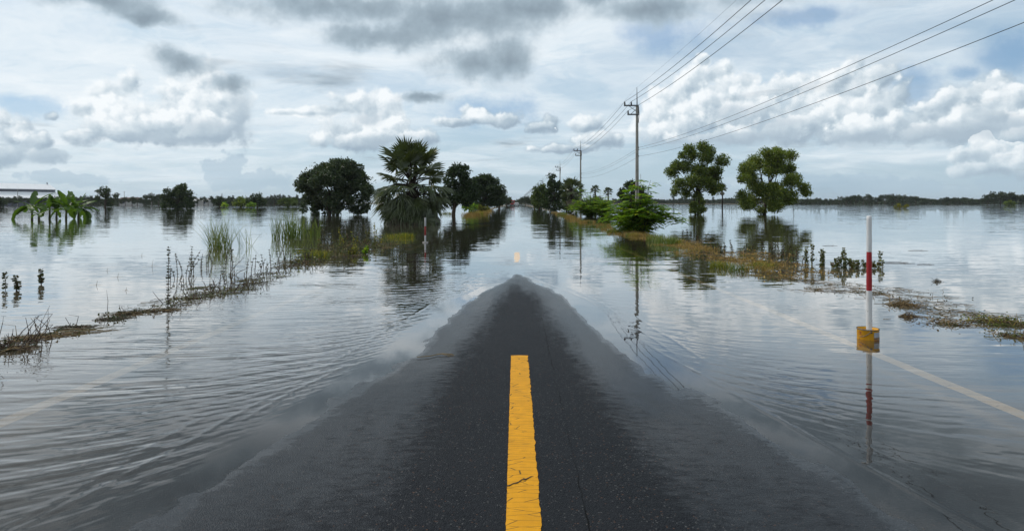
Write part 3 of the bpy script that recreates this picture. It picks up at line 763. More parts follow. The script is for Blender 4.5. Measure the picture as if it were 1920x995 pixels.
# lone trees and bushes in the left flood
ptree('bush', 'dark rounded bush rising from open water in the left flood', 'bush', 391.5, 332,
      [(333, 355, 11), (326, 361, 11), (342, 362, 11), (330, 357, 9), (345, 352, 7), (318, 362, 10), (335, 368, 12), (350, 366, 9), (320, 378, 11), (345, 379, 11), (333, 384, 8), (310, 370, 6), (356, 374, 5), (325, 388, 7), (341, 388, 7), (313, 384, 6), (352, 386, 6)], M['lv_dark2'], leaf=.42, per=320, trunk=.15, seed=31, k=3.5, dep=.9, fork=.8)
ptree('lone_tree', 'small flat-topped open tree beyond the banana plants', 'tree', 388.6, 197,
      [(200, 354, 6), (192, 358, 4.5), (209, 358, 5), (185, 363, 5), (214, 366, 5), (200, 366, 7), (190, 372, 5), (208, 374, 5), (198, 382, 6), (206, 383, 4)], M['lv_dark2'], leaf=.5, per=176, trunk=.28, seed=32, k=2., dep=.8, fork=3.2, frac=(.34, .5))
ptree('bush', 'small round dark green tree left of the brownish bush', 'bush', 388, 411, [(411, 374, 7), (405, 378, 6), (417, 378, 6), (411, 381, 6)], M['lv_dark2'], leaf=.5, per=176, trunk=.2, seed=33, k=2., dep=.9)
ptree('bush', 'low bright green bush sitting on the water before the round tree', 'bush', 389.6, 421, [(421, 384, 4.5), (416, 386, 3.5), (427, 386, 3.5)], M['lv_light'], leaf=.4, per=256, trunk=.08, seed=34, k=3., dep=.9, fork=.4)
ptree('bush', 'brownish thin-leaved bush in the left flood', 'bush', 389, 451, [(450, 374, 8), (444, 380, 6), (457, 380, 7), (451, 383, 5)], M['lv_olive'], leaf=.5, per=160, trunk=.12, seed=35, k=2.6, dep=.9)
ptree('bush', 'large dark green bush right of the brownish bush', 'bush', 389.5, 482, [(484, 368, 9), (474, 377, 8), (493, 377, 8), (484, 380, 9)], M['lv_dark2'], leaf=.5, per=208, trunk=.15, seed=36, k=2.6, dep=.9)
ptree('bush', 'light green bush at the water edge before the large dark bush', 'bush', 389.8, 471, [(470, 383, 5), (463, 385, 3.5), (478, 385, 4)], M['lv_light'], leaf=.4, per=256, trunk=.08, seed=37, k=3., dep=.9, fork=.4)
ptree('bush', 'hedge-like green bush close left of the big round tree', 'bush', 388.5, 540, [(525, 379, 6), (535, 377, 7), (547, 378, 7), (555, 380, 6), (540, 383, 5)], M['lv_mid'], leaf=.5, per=208, trunk=.12, seed=38, k=2.6, dep=.8)
ptree('bush', 'dark bush cut by the left edge of the picture', 'bush', 389, 0, [(-3, 374, 10), (4, 378, 7), (-4, 382, 8)], M['lv_dark'], leaf=.5, per=192, trunk=.15, seed=39, k=2.6, dep=.9)
ptree('bush', 'small yellow green bush alone in the right floodwater beyond the marker post', 'bush', 391, 1686, [(1684, 386, 4), (1677, 388, 3.2), (1693, 387, 4), (1701, 388, 2.6), (1688, 383, 3)], M['lv_yellow'], leaf=.34, per=352, trunk=.06, seed=40, k=3.6, dep=.8, fork=.3)
ptree('bush', 'round olive bush before the tree clump at the far right', 'bush', 385.6, 1893, [(1893, 380, 5), (1886, 382, 3.5), (1900, 382, 3.5)], M['lv_olive'], leaf=.7, per=96, trunk=.1, seed=41, k=1.6, dep=.8, fork=.5)
# roadside greenery on the left
ptree('bush', 'bright green bush on the left verge under the roadside row', 'bush', 400, 880, [(880, 384, 8), (872, 389, 7), (890, 388, 7), (884, 393, 6)], M['lv_light'], leaf=.22, per=672, trunk=.06, seed=42, k=6., dep=.7, fork=.5)
ptree('bush', 'yellow green bush on the left verge beside the dry grass', 'bush', 398.5, 902, [(900, 388, 6), (908, 390, 5), (914, 391, 4), (903, 393, 5)], M['lv_yellow'], leaf=.2, per=672, trunk=.05, seed=43, k=6., dep=.7, fork=.4)

# ---- feathery-leaved bushes on the right verge
def feather_bush(label, base, W, H, seed, n=26, arms=(), lm=None, tip=None, ups=7):
    r = np.random.default_rng(seed)
    t = thing('feathery_bush', label, 'bush', (base[0], base[1], 0))
    sb = MB(); P0_, D0_ = [], []
    paths = []
    for i in range(n):
        az = r.uniform(0, 2 * PI); rad = W * .5 * math.sqrt(r.uniform(.05, 1)); h = H * (1.05 - .70 * (rad / (W * .5)) ** 1.3) * r.uniform(.72, 1.05)
        e = Vector((rad * math.cos(az), rad * math.sin(az) * .8, h)); f0 = Vector((r.normal(0, .10), r.normal(0, .10), -.1))
        m1 = f0.lerp(e, .5) + Vector((0, 0, .15 * H)); paths.append([f0, m1, e])
    for a in arms: paths.append([Vector(q) for q in a])
    for i in range(ups):
        e = Vector((r.normal(0, W * .13), r.normal(0, W * .1), H * r.uniform(.95, 1.28))); paths.append([Vector((r.normal(0, .1), 0, -.1)), e * .5 + Vector((r.normal(0, .08), 0, .1)), e])
    V_, F_ = [], []; cnt = 0
    for pth in paths:
        sb.tube(pth, [.022, .014, .006], 4)
        for k_ in range(11):
            u = r.uniform(.12, 1.0)
            p = pth[0].lerp(pth[1], u * 2) if u < .5 else pth[1].lerp(pth[2], u * 2 - 1)
            p = p + Vector(r.normal(0, .10, 3))
            az = r.uniform(0, 2 * PI); L = r.uniform(.34, .6)
            d = Vector((math.cos(az), math.sin(az), r.uniform(-.1, .55))).normalized()
            # a twice-feathered leaf: side pinnae drooping from a curved midrib
            for j in range(7):
                s_ = (j + 1) / 7; c = p + d * L * s_ + Vector((0, 0, -.35 * L * s_ * s_))
                sd_ = d.cross(Vector((0, 0, 1))).normalized()
                for q in (-1, 1):
                    pl = L * .42 * (1 - .45 * abs(s_ - .45))
                    a_ = (sd_ * q + d * .55 + Vector((0, 0, -.35 + r.normal(0, .15)))).normalized(); wv = d * .062
                    e = c + a_ * pl
                    V_ += [c - wv * .3, (c + e) / 2 + wv * .55, e, (c + e) / 2 - wv * .55]; F_.append((cnt, cnt + 1, cnt + 2, cnt + 3)); cnt += 4
    V_ = np.array([tuple(q) for q in V_]); V_[:, 2] = np.maximum(V_[:, 2], .02)
    sb.build('stems', M['bark'], t, True)
    mesh_np('foliage', V_, np.array(F_), lm or M['lv_light'], False, t)
    return t
bx, by = ground_pt(1196, 437)
feather_bush('big feathery light green bush growing round the foot of the nearest concrete pole', (bx, by), 3.1, 2.15, 51, 84,
             arms=[[(.1, -.1, 0), (.9, -.2, 1.0), (1.75, -.3, .55)], [(.1, 0, 0), (.7, -.2, .8), (1.15, -.3, 1.15)], [(.1, 0, 0), (.9, -.1, .8), (1.9, -.2, .8)], [(.1, 0, 0), (1., -.3, .9), (2.0, -.4, .62)]])
bx, by = ground_pt(1106, 406)
feather_bush('broad feathery green bush left of the nearest concrete pole', (bx, by), 5.2, 2.5, 52, 96, lm=M['lv_light'])
bx, by = ground_pt(1132, 406.5)
feather_bush('lower feathery bush between the broad bush and the pole bush', (bx, by), 3.0, 1.7, 53, 46, lm=M['lv_light'])

# ---- fan palms
def fan_frond(name, P, R, span, droop, seed, mats, n=26):
    r = np.random.default_rng(seed); mb = MB()
    mb.tube([(0, 0, 0), (P * .5, 0, .05 * P), (P, 0, 0)], [.035, .024, .018], 4, 0)
    hub = Vector((P, 0, 0)); V = [hub + Vector((-.04, 0, 0))]; Fs = []
    for i in range(n):
        rr = R * r.uniform(.86, 1.08); bend = droop * r.uniform(.7, 1.5)
        def pt(a, d, up):
            x = P + math.cos(a) * d; z = up - bend * (d / R) ** 2 * R + .10 * math.sin(a * a * .4) * d
            return Vector((x, math.sin(a) * d, z))
        a0 = -span + 2 * span * i / n; a1 = -span + 2 * span * (i + 1) / n; am = (a0 + a1) / 2
        k = len(V)
        V += [pt(a0, rr * .66, -.02), pt(am, rr * .70, .03), pt(a1, rr * .66, -.02), pt(am + r.normal(0, .03), rr, -.10 * r.uniform(0, 1) * R)]
        Fs += [(0, k, k + 1), (0, k + 1, k + 2), (k, k + 3, k + 1), (k + 1, k + 3, k + 2)]
    mb.add(V, Fs, 1)
    return mb.build(name, mats, None, False, link=False)
GREENF = [fan_frond('frond', 1.0, .70, 2.1 + .12 * i, .10 + .07 * i, 60 + i, [M['palm_trunk'], M['palm_leaf']]) for i in range(4)]
DROOPF = [fan_frond('frond_drooping', 1.0, .80, 1.5 + .2 * i, .50 + .15 * i, 70 + i, [M['palm_trunk'], M['palm_leaf']]) for i in range(3)]
DEADF = [fan_frond('dead_frond', 1.0, .85, 1.0 + .2 * i, .55 + .12 * i, 80 + i, [M['palm_trunk'], M['palm_dead']], 18) for i in range(3)]
def place_frond(parent, name, me, loc, az, el, sc_, roll=0., px_=1.):
    o = obj(name, me, parent); Rm = Matrix.Rotation(az, 4, 'Z') @ Matrix.Rotation(-el, 4, 'Y') @ Matrix.Rotation(roll, 4, 'X')
    o.matrix_local = Matrix.Translation(loc) @ Rm @ Matrix.Diagonal((sc_ * px_, sc_, sc_, 1)); return o
def big_palm():
    bx, by = ground_pt(773, 420); r = np.random.default_rng(5)
    t = thing('fan_palm', 'bushy fan palm with drooping grey skirt standing in the water', 'palm', (bx, by, 0))
    mb = MB(); mb.tube([(0, 0, -.5), (0, 0, .4), (.03, 0, 1.6), (0, 0, 2.9)], [.42, .38, .33, .22], 10)
    for i in range(60):       # cut leaf bases
        z = r.uniform(.2, 2.8); a = r.uniform(0, 2 * PI); q = .36 - .05 * z
        mb.tube([(q * math.cos(a), q * math.sin(a), z), (1.35 * q * math.cos(a), 1.35 * q * math.sin(a), z + .18), (1.6 * q * math.cos(a), 1.6 * q * math.sin(a), z + .42)], [.06, .045, .02], 4)
    mb.build('trunk', M['palm_trunk'], t, True)
    hub = 2.75
    def put(n, e0, e1, z0, z1, s0, s1, pool, nm, seed):
        rr = np.random.default_rng(seed)
        for i in range(n):
            az = 2 * PI * (i + rr.uniform(-.35, .35)) / n * (1 if n < 9 else 1) + seed
            el = math.radians(rr.uniform(e0, e1)); z = rr.uniform(z0, z1)
            place_frond(t, nm, pool[int(rr.integers(len(pool)))], Vector((.12 * math.cos(az), .12 * math.sin(az), z)), az, el, rr.uniform(s0, s1), rr.uniform(-.7, .7), rr.uniform(1.02, 1.25))
    put(6, 64, 84, 2.75, 2.95, 1.38, 1.55, GREENF, 'frond', 1)
    put(9, 32, 60, 2.7, 2.9, 1.36, 1.54, GREENF, 'frond', 2)
    put(8, 8, 30, 2.5, 2.8, 1.15, 1.36, GREENF, 'frond', 3)
    put(10, -14, 6, 2.2, 2.6, 1.15, 1.34, DROOPF, 'frond', 4)
    put(17, -34, -12, 1.8, 2.2, 1.15, 1.32, DROOPF, 'frond', 5)
    put(16, -22, 6, 1.6, 2.1, 1.12, 1.28, DROOPF, 'frond', 9)
    put(18, -44, -22, 1.3, 1.8, 1.05, 1.25, DROOPF, 'frond', 6)
    put(15, -40, -20, 1.0, 1.3, .95, 1.15, DEADF + DROOPF[1:], 'dead_frond', 7)
    put(16, -34, -10, .45, .8, .85, 1.05, DEADF, 'dead_frond', 8)
big_palm()
def small_palm(label, X_, Y_, zc_, R_, seed, skirt=True, group=None):
    r = np.random.default_rng(seed); t = thing('fan_palm', label, 'palm', (X_, Y_, 0), 0, group)
    mb = MB(); mb.tube([(0, 0, -.5), (.1, 0, zc_ * .5), (0, 0, zc_)], [.26, .2, .2], 7); mb.build('trunk', M['palm_trunk'], t, True)
    for i in range(20):
        az = i * 2.4; el = math.radians(80 - i * 6.)
        place_frond(t, 'frond', GREENF[i % 4], Vector((0, 0, zc_)), az, el, R_ * .5 * r.uniform(.9, 1.1), r.uniform(-.7, .7))
    for i in range(10 if skirt else 0):
        az = i * 2.4 + 1; place_frond(t, 'dead_frond', DEADF[i % 3], Vector((0, 0, zc_ - .2)), az, math.radians(-60 - 15 * r.random()), R_ * .5, 0)
    return t
small_palm('slim fan palm far off, left one of the pair above the feathery bushes', lat(1116, 180), 180., hgt(356, 180), 1.9, 1, False)
small_palm('slim fan palm far off, right one of the pair above the feathery bushes', lat(1140, 185), 185., hgt(360, 185), 1.9, 2, False)
small_palm('lone fan palm with hanging skirt seen between the two tall right trees', lat(1354, 200), 200., hgt(353, 200), 2.2, 3)
small_palm('stocky fan palm with pale dead skirt in the right verge grove', lat(1072, 84), 84., 3.0, 2.2, 4)

# ---- banana plants
def banana_leaf(seed, droop, L=1.0, W=.165):
    r = np.random.default_rng(seed); n = 16; V = []; Fs = []
    for i in range(n + 1):
        s_ = i / n; a = droop * s_ ** 1.4
        x = 0; z = 0
        m_ = 12
        for j in range(m_):
            q = s_ * (j + .5) / m_; x += math.cos(droop * q ** 1.2) * s_ / m_; z -= math.sin(droop * q ** 1.2) * s_ / m_
        c = Vector((x * L, 0, z * L))
        w = 0.012 if s_ < .14 else W * min(1, ((s_ - .12) / .2)) ** .6 * (max(0, 1 - ((s_ - .45) / .56) ** 2 if s_ > .45 else 1)) ** .5
        tl, tr_ = w * (r.uniform(.55, 1.05) if i % 3 == 1 else r.uniform(.9, 1.05)), w * (r.uniform(.55, 1.05) if i % 3 == 2 else r.uniform(.9, 1.05))
        lift = .30 * w
        V += [c + Vector((0, -tl, lift - .30 * tl * s_)), c, c + Vector((0, tr_, lift - .30 * tr_ * s_))]
    for i in range(n):
        Fs += [(3 * i, 3 * i + 1, 3 * i + 4, 3 * i + 3), (3 * i + 1, 3 * i + 2, 3 * i + 5, 3 * i + 4)]
    mb = MB(); mb.add(V, Fs); return mb.build('leaf', M['banana'], None, False, link=False)
BL = [banana_leaf(i, d) for i, d in enumerate((.35, .8, 1.3, 1.7))]
def banana(label, px, py, stem_h, leafL, seed, n=8, extra=()):
    x, y = ground_pt(px, py); r = np.random.default_rng(seed)
    t = thing('banana_plant', label, 'banana plant', (x, y, 0), 0, 'banana plants standing in the left flood')
    mb = MB(); mb.tube([(0, 0, -.4), (0, 0, .2), (.02, 0, stem_h)], [.10, .085, .05], 8)
    mb.build('stem', M['banana_stem'], t, True)
    sp = [(2 * PI * i * .382 + seed, r.uniform(.0, 1.35), r.uniform(.8, 1.1)) for i in range(n + 2)] + [(e[0], e[1], e[2]) for e in extra]
    for az, el, q in sp:
        k = 0 if el > 1.05 else (1 if el > .6 else 2 if el > .2 else 3)
        place_frond(t, 'leaf', BL[k], Vector((0, 0, stem_h * r.uniform(.82, 1.))), az, el, leafL * 1.22 * q, r.uniform(-.4, .4))
banana('tall leftmost banana plant with one upright leaf', 60, 411, 1.05, 1.5, 1, 7, [(.4, 1.05, 1.25), (3.1, .25, 1.15), (3.5, -.1, 1.2), (2.6, .35, 1.1)])
banana('small low banana shoot beside the tall leftmost one', 73, 412, .45, .9, 2, 5)
banana('banana plant with a bare stem, third from the left in its clump', 93, 410, .95, 1.3, 3, 7, [(2.2, 1.0, .9)])
banana('banana plant in the middle of the clump with drooping leaves', 106, 410, .8, 1.2, 4, 8)
banana('banana plant with thick dark foot in the clump', 124, 411, 1.0, 1.35, 5, 9, [(1.7, 1.2, 1.)])
banana('banana plant right of the thick one, behind it', 139, 408.5, 1.1, 1.3, 6, 8)
banana('rightmost banana plant with a leaf stretching right', 147, 410.5, .85, 1.25, 7, 7, [(0., .2, 1.15), (-.2, .05, 1.2), (.25, .5, 1.1)])
# ------------------------------------------------------------------ grasses, weeds and debris
def grass_mesh(name, n, H, spread, base, seed, m_, w=.010, arch=.5, segs=5, hvar=(.55, 1.05), heads=0):
    r = np.random.default_rng(seed); mb = MB()
    for i in range(n):
        az = r.uniform(0, 2 * PI); b0 = base * math.sqrt(r.uniform(0, 1)); a0 = r.uniform(0, 2 * PI)
        p0 = Vector((b0 * math.cos(a0) * 1.2, b0 * math.sin(a0), -.05)); h = H * r.uniform(*hvar); sp = spread * r.uniform(.1, 1.) ** 1.2
        pts = []; wd = []
        for k in range(segs + 1):
            u = k / segs
            pts.append(p0 + Vector((math.cos(az) * sp * u ** (1 + arch), math.sin(az) * sp * u ** (1 + arch), h * (u - arch * .55 * u ** 3)))); wd.append(w * (1 - u ** 1.6) + .0015)
        th = r.uniform(0, PI)
        mb.ribbon(pts, wd, (math.cos(th), math.sin(th), 0))
        if i < heads:
            for q in range(9):
                c = pts[-1] + Vector((r.normal(0, .02), r.normal(0, .02), -.02 * q)); e = c + Vector(r.normal(0, .035, 3))
                mb.ribbon([c, e], [.004, .003], (math.cos(th), math.sin(th), 0))
    return mb.build(name, m_, None, False, link=False)
def clump(label, px, py, me, cat='grass', name='grass_clump', s_=1., group=None, rz=None):
    x, y = ground_pt(px, py); o = obj(name, me, None, (x, y, 0), (0, 0, random.uniform(0, 6.28) if rz is None else rz))
    o.scale = (s_,) * 3; return tag(o, label, cat, group)
clump('tall green reed clump standing in water before the big round tree, nearest of two', 412, 465, grass_mesh('reed_clump', 190, 1.18, .62, .34, 1, M['reed'], .012, .28, 6, (.4, 1.1), 26), 'reeds', 'reed_clump')
clump('thin leaning reeds with seed tips right of the nearest reed clump', 462, 462, grass_mesh('reed_clump', 22, 1.0, .75, .2, 2, M['reed'], .010, .2, 6, (.5, 1.1), 14), 'reeds', 'reed_clump')
clump('tall green reed clump further off, close before the big round tree', 541, 446, grass_mesh('reed_clump', 210, 1.35, .5, .55, 3, M['reed'], .018, .22, 6, (.5, 1.1), 10), 'reeds', 'reed_clump')
clump('green reeds right beside the further reed clump', 570, 443, grass_mesh('reed_clump', 100, 1.15, .6, .6, 4, M['reed'], .018, .3, 6), 'reeds', 'reed_clump')
G1 = grass_mesh('grass_clump', 260, .42, .34, .30, 5, M['grass'], .011, .55)
G2 = grass_mesh('grass_clump', 200, .34, .34, .36, 6, M['grass'], .011, .7)
D1 = grass_mesh('dry_grass_clump', 150, .40, .34, .45, 7, M['dry'], .012, .6)
D2 = grass_mesh('dry_grass_clump', 110, .30, .36, .55, 8, M['dry'], .012, .8)
W1 = grass_mesh('grass_clump', 150, .46, .28, .28, 9, M['reed'], .011, .5)
clump('bright yellow green grass clump on the left verge before the reeds', 592, 484, G1, s_=.95)
clump('yellow grass patch close right of the bright clump on the left verge', 612, 474, D2, s_=.6)
clump('low yellow green grass clump before the fan palm', 745, 446, G2, s_=1.25)
clump('low grass clump right beside the one before the fan palm', 764, 445, G1, s_=.85)
clump('small grass tuft in water right of the fan palm', 838, 401.5, G2, s_=1.7)
clump('green grass clump at the road edge of the right verge, left of the dry tuft', 1352, 503, G1, s_=.72)
clump('arching green grass next to the dry tuft on the right verge', 1385, 508, W1, s_=.62)
clump('yellowing dry grass tuft on the right verge', 1418, 508, D1, s_=.78)
clump('yellow green grass behind the dry tuft on the right verge', 1432, 500, G2, s_=.7)
clump('fresh green grass clump at the foot of the pole bush', 1246, 457, W1, s_=1.25)
clump('thin green grass clump right of the one at the foot of the pole bush', 1262, 456, G1, s_=.9)
clump('tall pale grass stalks right of the pole bush', 1228, 452, W1, s_=1.1)
rr = np.random.default_rng(12)
def joined(name, label, items):
    """grass nobody could count: many tufts as one object"""
    VV, FF = [], []; mats = []; mi = []; off = 0
    for me, loc, rz, sc__ in items:
        n = len(me.vertices); co = np.empty(n * 3, dtype=np.float32); me.vertices.foreach_get('co', co); co = co.reshape(-1, 3) * sc__
        c, s_ = math.cos(rz), math.sin(rz); co = np.stack([co[:, 0] * c - co[:, 1] * s_, co[:, 0] * s_ + co[:, 1] * c, co[:, 2]], 1) + np.array(loc)
        f = np.array([tuple(p.vertices) for p in me.polygons]) + off; VV.append(co); FF.append(f); off += n
        for q in me.materials:
            if q not in mats: mats.append(q)
        mi.append(np.full(len(f), mats.index(me.materials[0])))
    return tag(mesh_np(name, np.concatenate(VV), np.concatenate(FF), None, False, None, None, mats, np.concatenate(mi)), label, None, None, 'stuff')
it = []
for i in range(70):       # dry grass fringe of the right verge, from the pole bush to the grove
    Yq = 26 + 62 * rr.uniform(0, 1) ** 1.4; xq = 5.0 + rr.normal(0, .24) + .25 * math.sin(Yq * .35) + (.4 if Yq > 60 else 0)
    it.append(((D1, D2, D1, W1, G2)[i % 5], (xq, Yq, np.interp(Yq, [0, 26, 34, 90], [0, 0, .0, .02])), rr.uniform(0, 6), rr.uniform(.4, 1.05)))
joined('dry_grass', 'straw yellow dry grass fringe along the right verge below the bushes', it)
it = []
for i in range(40):
    Yq = 66 + 44 * rr.uniform(0, 1) ** 1.3; xq = -4.9 + rr.normal(0, .3)
    it.append((D1 if i % 3 else G2, (xq, Yq, .02), rr.uniform(0, 6), rr.uniform(1., 1.9)))
joined('dry_grass', 'dry yellow grass fringe along the left verge below the roadside trees', it)
it = []
for i in range(80):
    Yq = 14.0 + 12.5 * rr.uniform(0, 1); xq = 5.5 + rr.normal(0, .42)
    it.append((D2 if i % 3 else D1, (xq, Yq, -.07), rr.uniform(0, 6), rr.uniform(.4, .85)))
joined('drowned_grass', 'half drowned dry grass in the shallows between the pole bush and the dry tuft', it)

ORD = ['leftmost', 'second', 'third', 'fourth', 'fifth', 'sixth', 'seventh', 'eighth', 'ninth', 'tenth', 'eleventh', 'twelfth', 'thirteenth', 'fourteenth', 'fifteenth', 'sixteenth', 'seventeenth',
       'eighteenth', 'nineteenth', 'twentieth', 'twenty-first', 'twenty-second', 'twenty-third', 'twenty-fourth', 'twenty-fifth']
def nth(xs_, i):
    k = sorted(range(len(xs_)), key=lambda j: xs_[j]).index(i); return 'leftmost' if k == 0 else ('rightmost' if k == len(xs_) - 1 else ORD[k] + ' from the left')
# weeds with whorled leaves
def weed(parent, H, seed, lm, stems=1, lean=.12, leaf=.045, gap=.045, bare=.1, per=4):
    r = np.random.default_rng(seed); sb = MB(); P, O = [], []
    for s_ in range(stems):
        dx, dy = r.normal(0, lean, 2) * H; ox, oy = r.normal(0, .05, 2) if s_ else (0, 0); h = H * (1 if s_ == 0 else r.uniform(.4, .85))
        pts = [Vector((ox + dx * u ** 1.4, oy + dy * u ** 1.4, h * u - .06 * (u == 0))) for u in (0, .25, .5, .75, 1)]
        sb.tube(pts, [.006, .0055, .005, .004, .002], 4)
        z = bare * h
        while z < h:
            u = z / h; c = Vector((ox + dx * u ** 1.4, oy + dy * u ** 1.4, z)); a0 = r.uniform(0, 6)
            for k in range(per):
                a = a0 + 2 * PI * k / per + r.normal(0, .4); P.append(tuple(c)); O.append((math.cos(a), math.sin(a), .5))
            z += gap * r.uniform(.7, 1.3)
    sb.build('stem', M['weed_stem'], parent, True)
    V, Fc = leaves(np.array(P), leaf, r, np.array(O), .75, .0, 3.5)
    mesh_np('leaves', V, Fc, lm, False, parent)
def weed_at(label, px, py, H, seed, lm='weed_leaf', group=None, **kw):
    x, y = ground_pt(px, py); t = thing('water_weed', label, 'weed', (x, y, 0), 0, group); weed(t, H, seed, M[lm], **kw); return t
weed_at('tallest lone leafy weed stalk rising from the drift mat on the left', 315, 572, .80, 1, leaf=.034, gap=.036, lean=.02, bare=.02)
weed_at('dark leafy weed nearest the left edge of the picture', 10, 544, .28, 2, leaf=.05, gap=.03, stems=1, lean=.05)
weed_at('bushy dark weed with two tops second from the left edge', 30, 545, .26, 3, leaf=.05, gap=.03, stems=3)
weed_at('dark leafy weed third from the left edge, standing apart', 78, 533, .26, 4, leaf=.05, gap=.028, stems=2, lean=.1)
LW = [(333, 520, .42), (342, 516, .34), (352, 526, .5), (358, 518, .55), (376, 505, .30), (390, 500, .36), (423, 508, .40), (436, 505, .46), (430, 520, .34), (462, 520, .32), (478, 518, .40), (495, 512, .36), (508, 508, .42),
      (520, 500, .35), (535, 497, .36), (500, 522, .25), (345, 540, .2), (412, 540, .26), (420, 536, .30), (395, 552, .16), (440, 528, .22), (545, 498, .3), (328, 527, .24), (364, 512, .3)]
for i, (a, b_, h) in enumerate(LW):
    weed_at('reddish weed stalk under the nearest reeds, ' + nth([q[0] for q in LW], i), a, b_ - 4, h, 100 + i, 'weed_leaf', 'weed stalks beneath the nearest reed clump', leaf=.026 + .004 * (i % 4), gap=.04 + .012 * (i % 3), lean=.10 + .09 * (i % 3), stems=1 + (i * 7) % 3, per=3, bare=.05 + .1 * (i % 4))
MW = [(608, 458, .5), (625, 455, .42), (640, 462, .62), (652, 458, .8), (648, 470, .5), (665, 466, .55), (672, 452, .62), (690, 455, .6), (702, 450, .66), (655, 480, .36), (632, 476, .4), (672, 478, .3), (685, 472, .36), (700, 466, .4), (715, 458, .36), (622, 470, .34), (600, 468, .36), (560, 492, .3), (575, 490, .34)]
for i, (a, b_, h) in enumerate(MW):
    weed_at('straggling weed in the overgrown patch by the reeds, ' + nth([q[0] for q in MW], i), a, b_, h, 140 + i, ('weed_leaf', 'weed_green', 'grass')[i % 3], 'weeds of the patch between reeds and fan palm', leaf=.05, gap=.05, lean=.16, stems=3, per=3)
weed_at('low weed with yellow leaves at the water side of the overgrown left patch', 662, 478, .18, 170, 'lv_yellow', leaf=.09, gap=.03, stems=4, lean=.5)
weed_at('low broad green leafed weed at the end of the overgrown left patch', 684, 476, .2, 171, 'lv_light', leaf=.09, gap=.03, stems=4, lean=.5)
RW_ = [(1510, 496, .40, 'leafy weed leftmost of the row left of the marker post', 2), (1523, 495, .46, 'tallest leafy weed of the row left of the marker post', 1), (1544, 498, .38, 'leaning leafy weed third in the row left of the marker post', 3),
       (1577, 502, .34, 'leafy weed in the middle of the row left of the marker post', 3), (1585, 501, .42, 'slim tall weed next to the middle weed of the row', 1), (1648, 500, .34, 'weed just right of the red band of the marker post', 1), (1654, 503, .18, 'short dark weed right of the marker post', 1)]
for i, (a, b_, h, lb, st_) in enumerate(RW_):
    weed_at(lb, a, b_, h, 180 + i, 'weed_green', None, leaf=.055, gap=.03, stems=st_, lean=.08, bare=.0)
SW = [(1562, 503), (1592, 501), (1597, 503), (1602, 500), (1611, 503), (1618, 502), (1626, 503), (1637, 503), (1568, 501)]
for i, (a, b_) in enumerate(SW):
    weed_at('very short dark weed left of the marker post, ' + nth([q[0] for q in SW], i), a, b_, .12 + .03 * (i % 3), 190 + i, 'weed_green', 'short weeds near the marker post', leaf=.055, gap=.025, stems=2, lean=.3)
DW = [(1360, 472, .30), (1372, 470, .34), (1342, 468, .26), (1400, 468, .24), (1410, 470, .2), (1452, 484, .44), (1460, 480, .5), (1470, 486, .4), (1478, 482, .36), (1488, 492, .45), (1494, 488, .36), (1280, 440, .25), (1288, 438, .25), (1296, 441, .2), (1310, 445, .2), (1442, 470, .34), (1448, 474, .3), (1325, 446, .2), (1350, 476, .22), (1430, 466, .28)]
for i, (a, b_, h) in enumerate(DW):
    weed_at('dead brown weed in the right verge shallows, ' + nth([q[0] for q in DW], i), a, b_, h * .85, 210 + i, 'weed_leaf', 'dead brown weeds of the right verge', leaf=.045, gap=.035, stems=2, lean=.12, per=3)

# drift mats, twigs
def tangle(n, Lx, Ly, seed, m_list, tw=.35, th=.0035, lift=.05, bits=40, sticks=0, stick_h=.3, curl=.6, bit=.03):
    r = np.random.default_rng(seed); mb = MB()
    for i in range(n):
        c = Vector((r.normal(0, Lx * .38), r.normal(0, Ly * .38), 0)); a = r.normal(0, curl); L = tw * r.uniform(.35, 1.2)
        d = Vector((math.cos(a), math.sin(a), 0)); side = Vector((-d.y, d.x, 0)); k = r.normal(0, .22)
        zz = abs(r.normal(0, lift)); pts = [c + d * L * (u - .5) + side * L * k * (u - .5) ** 2 * 2 + Vector((0, 0, .002 + zz * (1 - 3 * (u - .5) ** 2) * r.uniform(.3, 1.))) for u in (0, .33, .66, 1.)]
        mb.tube(pts, [th, th * .9, th * .8, th * .4], 3, int(r.integers(len(m_list))))
    for i in range(sticks):
        c = Vector((r.normal(0, Lx * .35), r.normal(0, Ly * .35), -.03)); a = r.uniform(0, 6.28); h = stick_h * r.uniform(.4, 1.)
        e = c + Vector((math.cos(a) * h * .7, math.sin(a) * h * .5, h)); mb.tube([c, c.lerp(e, .5) + Vector(r.normal(0, .02, 3)), e], [th * 1.3, th, th * .6], 4, 0)
        if i % 2: mb.tube([e, e + Vector(r.normal(0, h * .35, 3))], [th * .6, th * .4], 3, 0)
    P = np.stack([r.normal(0, Lx * .4, bits), r.normal(0, Ly * .4, bits), np.abs(r.normal(0, lift, bits)) + .006], 1)
    V, Fc = leaves(P, bit, r, None, .6, 0.)
    mb.add(V, Fc.tolist(), len(m_list) - 1)
    return mb, m_list
def mat_at(label, px, py, args, rz=0., name='drift_mat', cat='debris', group=None):
    x, y = ground_pt(px, py); mb, ml = tangle(*args[:-1], **args[-1]); o = mb.build(name, [M[q] for q in ml], None)
    o.location = (x, y, 0); o.rotation_euler = (0, 0, rz); return tag(o, label, cat, group)
mat_at('brown drift mat of twigs before the tall lone weed', 300, 582, (60, 0.34, 0.12, 1, ['twig', 'straw', 'weed_leaf'], dict(tw=.24, lift=.03, sticks=5, stick_h=.14, curl=.25)), .35)
mat_at('small dark leafy drift clump left of the brown drift mat', 212, 598, (46, 0.20, 0.13, 2, ['twig', 'weed_leaf'], dict(tw=.18, lift=.02, sticks=6, stick_h=.12, bits=70)), .4)
mat_at('ragged twig clump between the small dark clump and the brown drift mat', 240, 588, (50, 0.24, 0.11, 3, ['twig', 'straw', 'weed_leaf'], dict(tw=.25, lift=.03, sticks=5, stick_h=.15, bits=50)), .3)
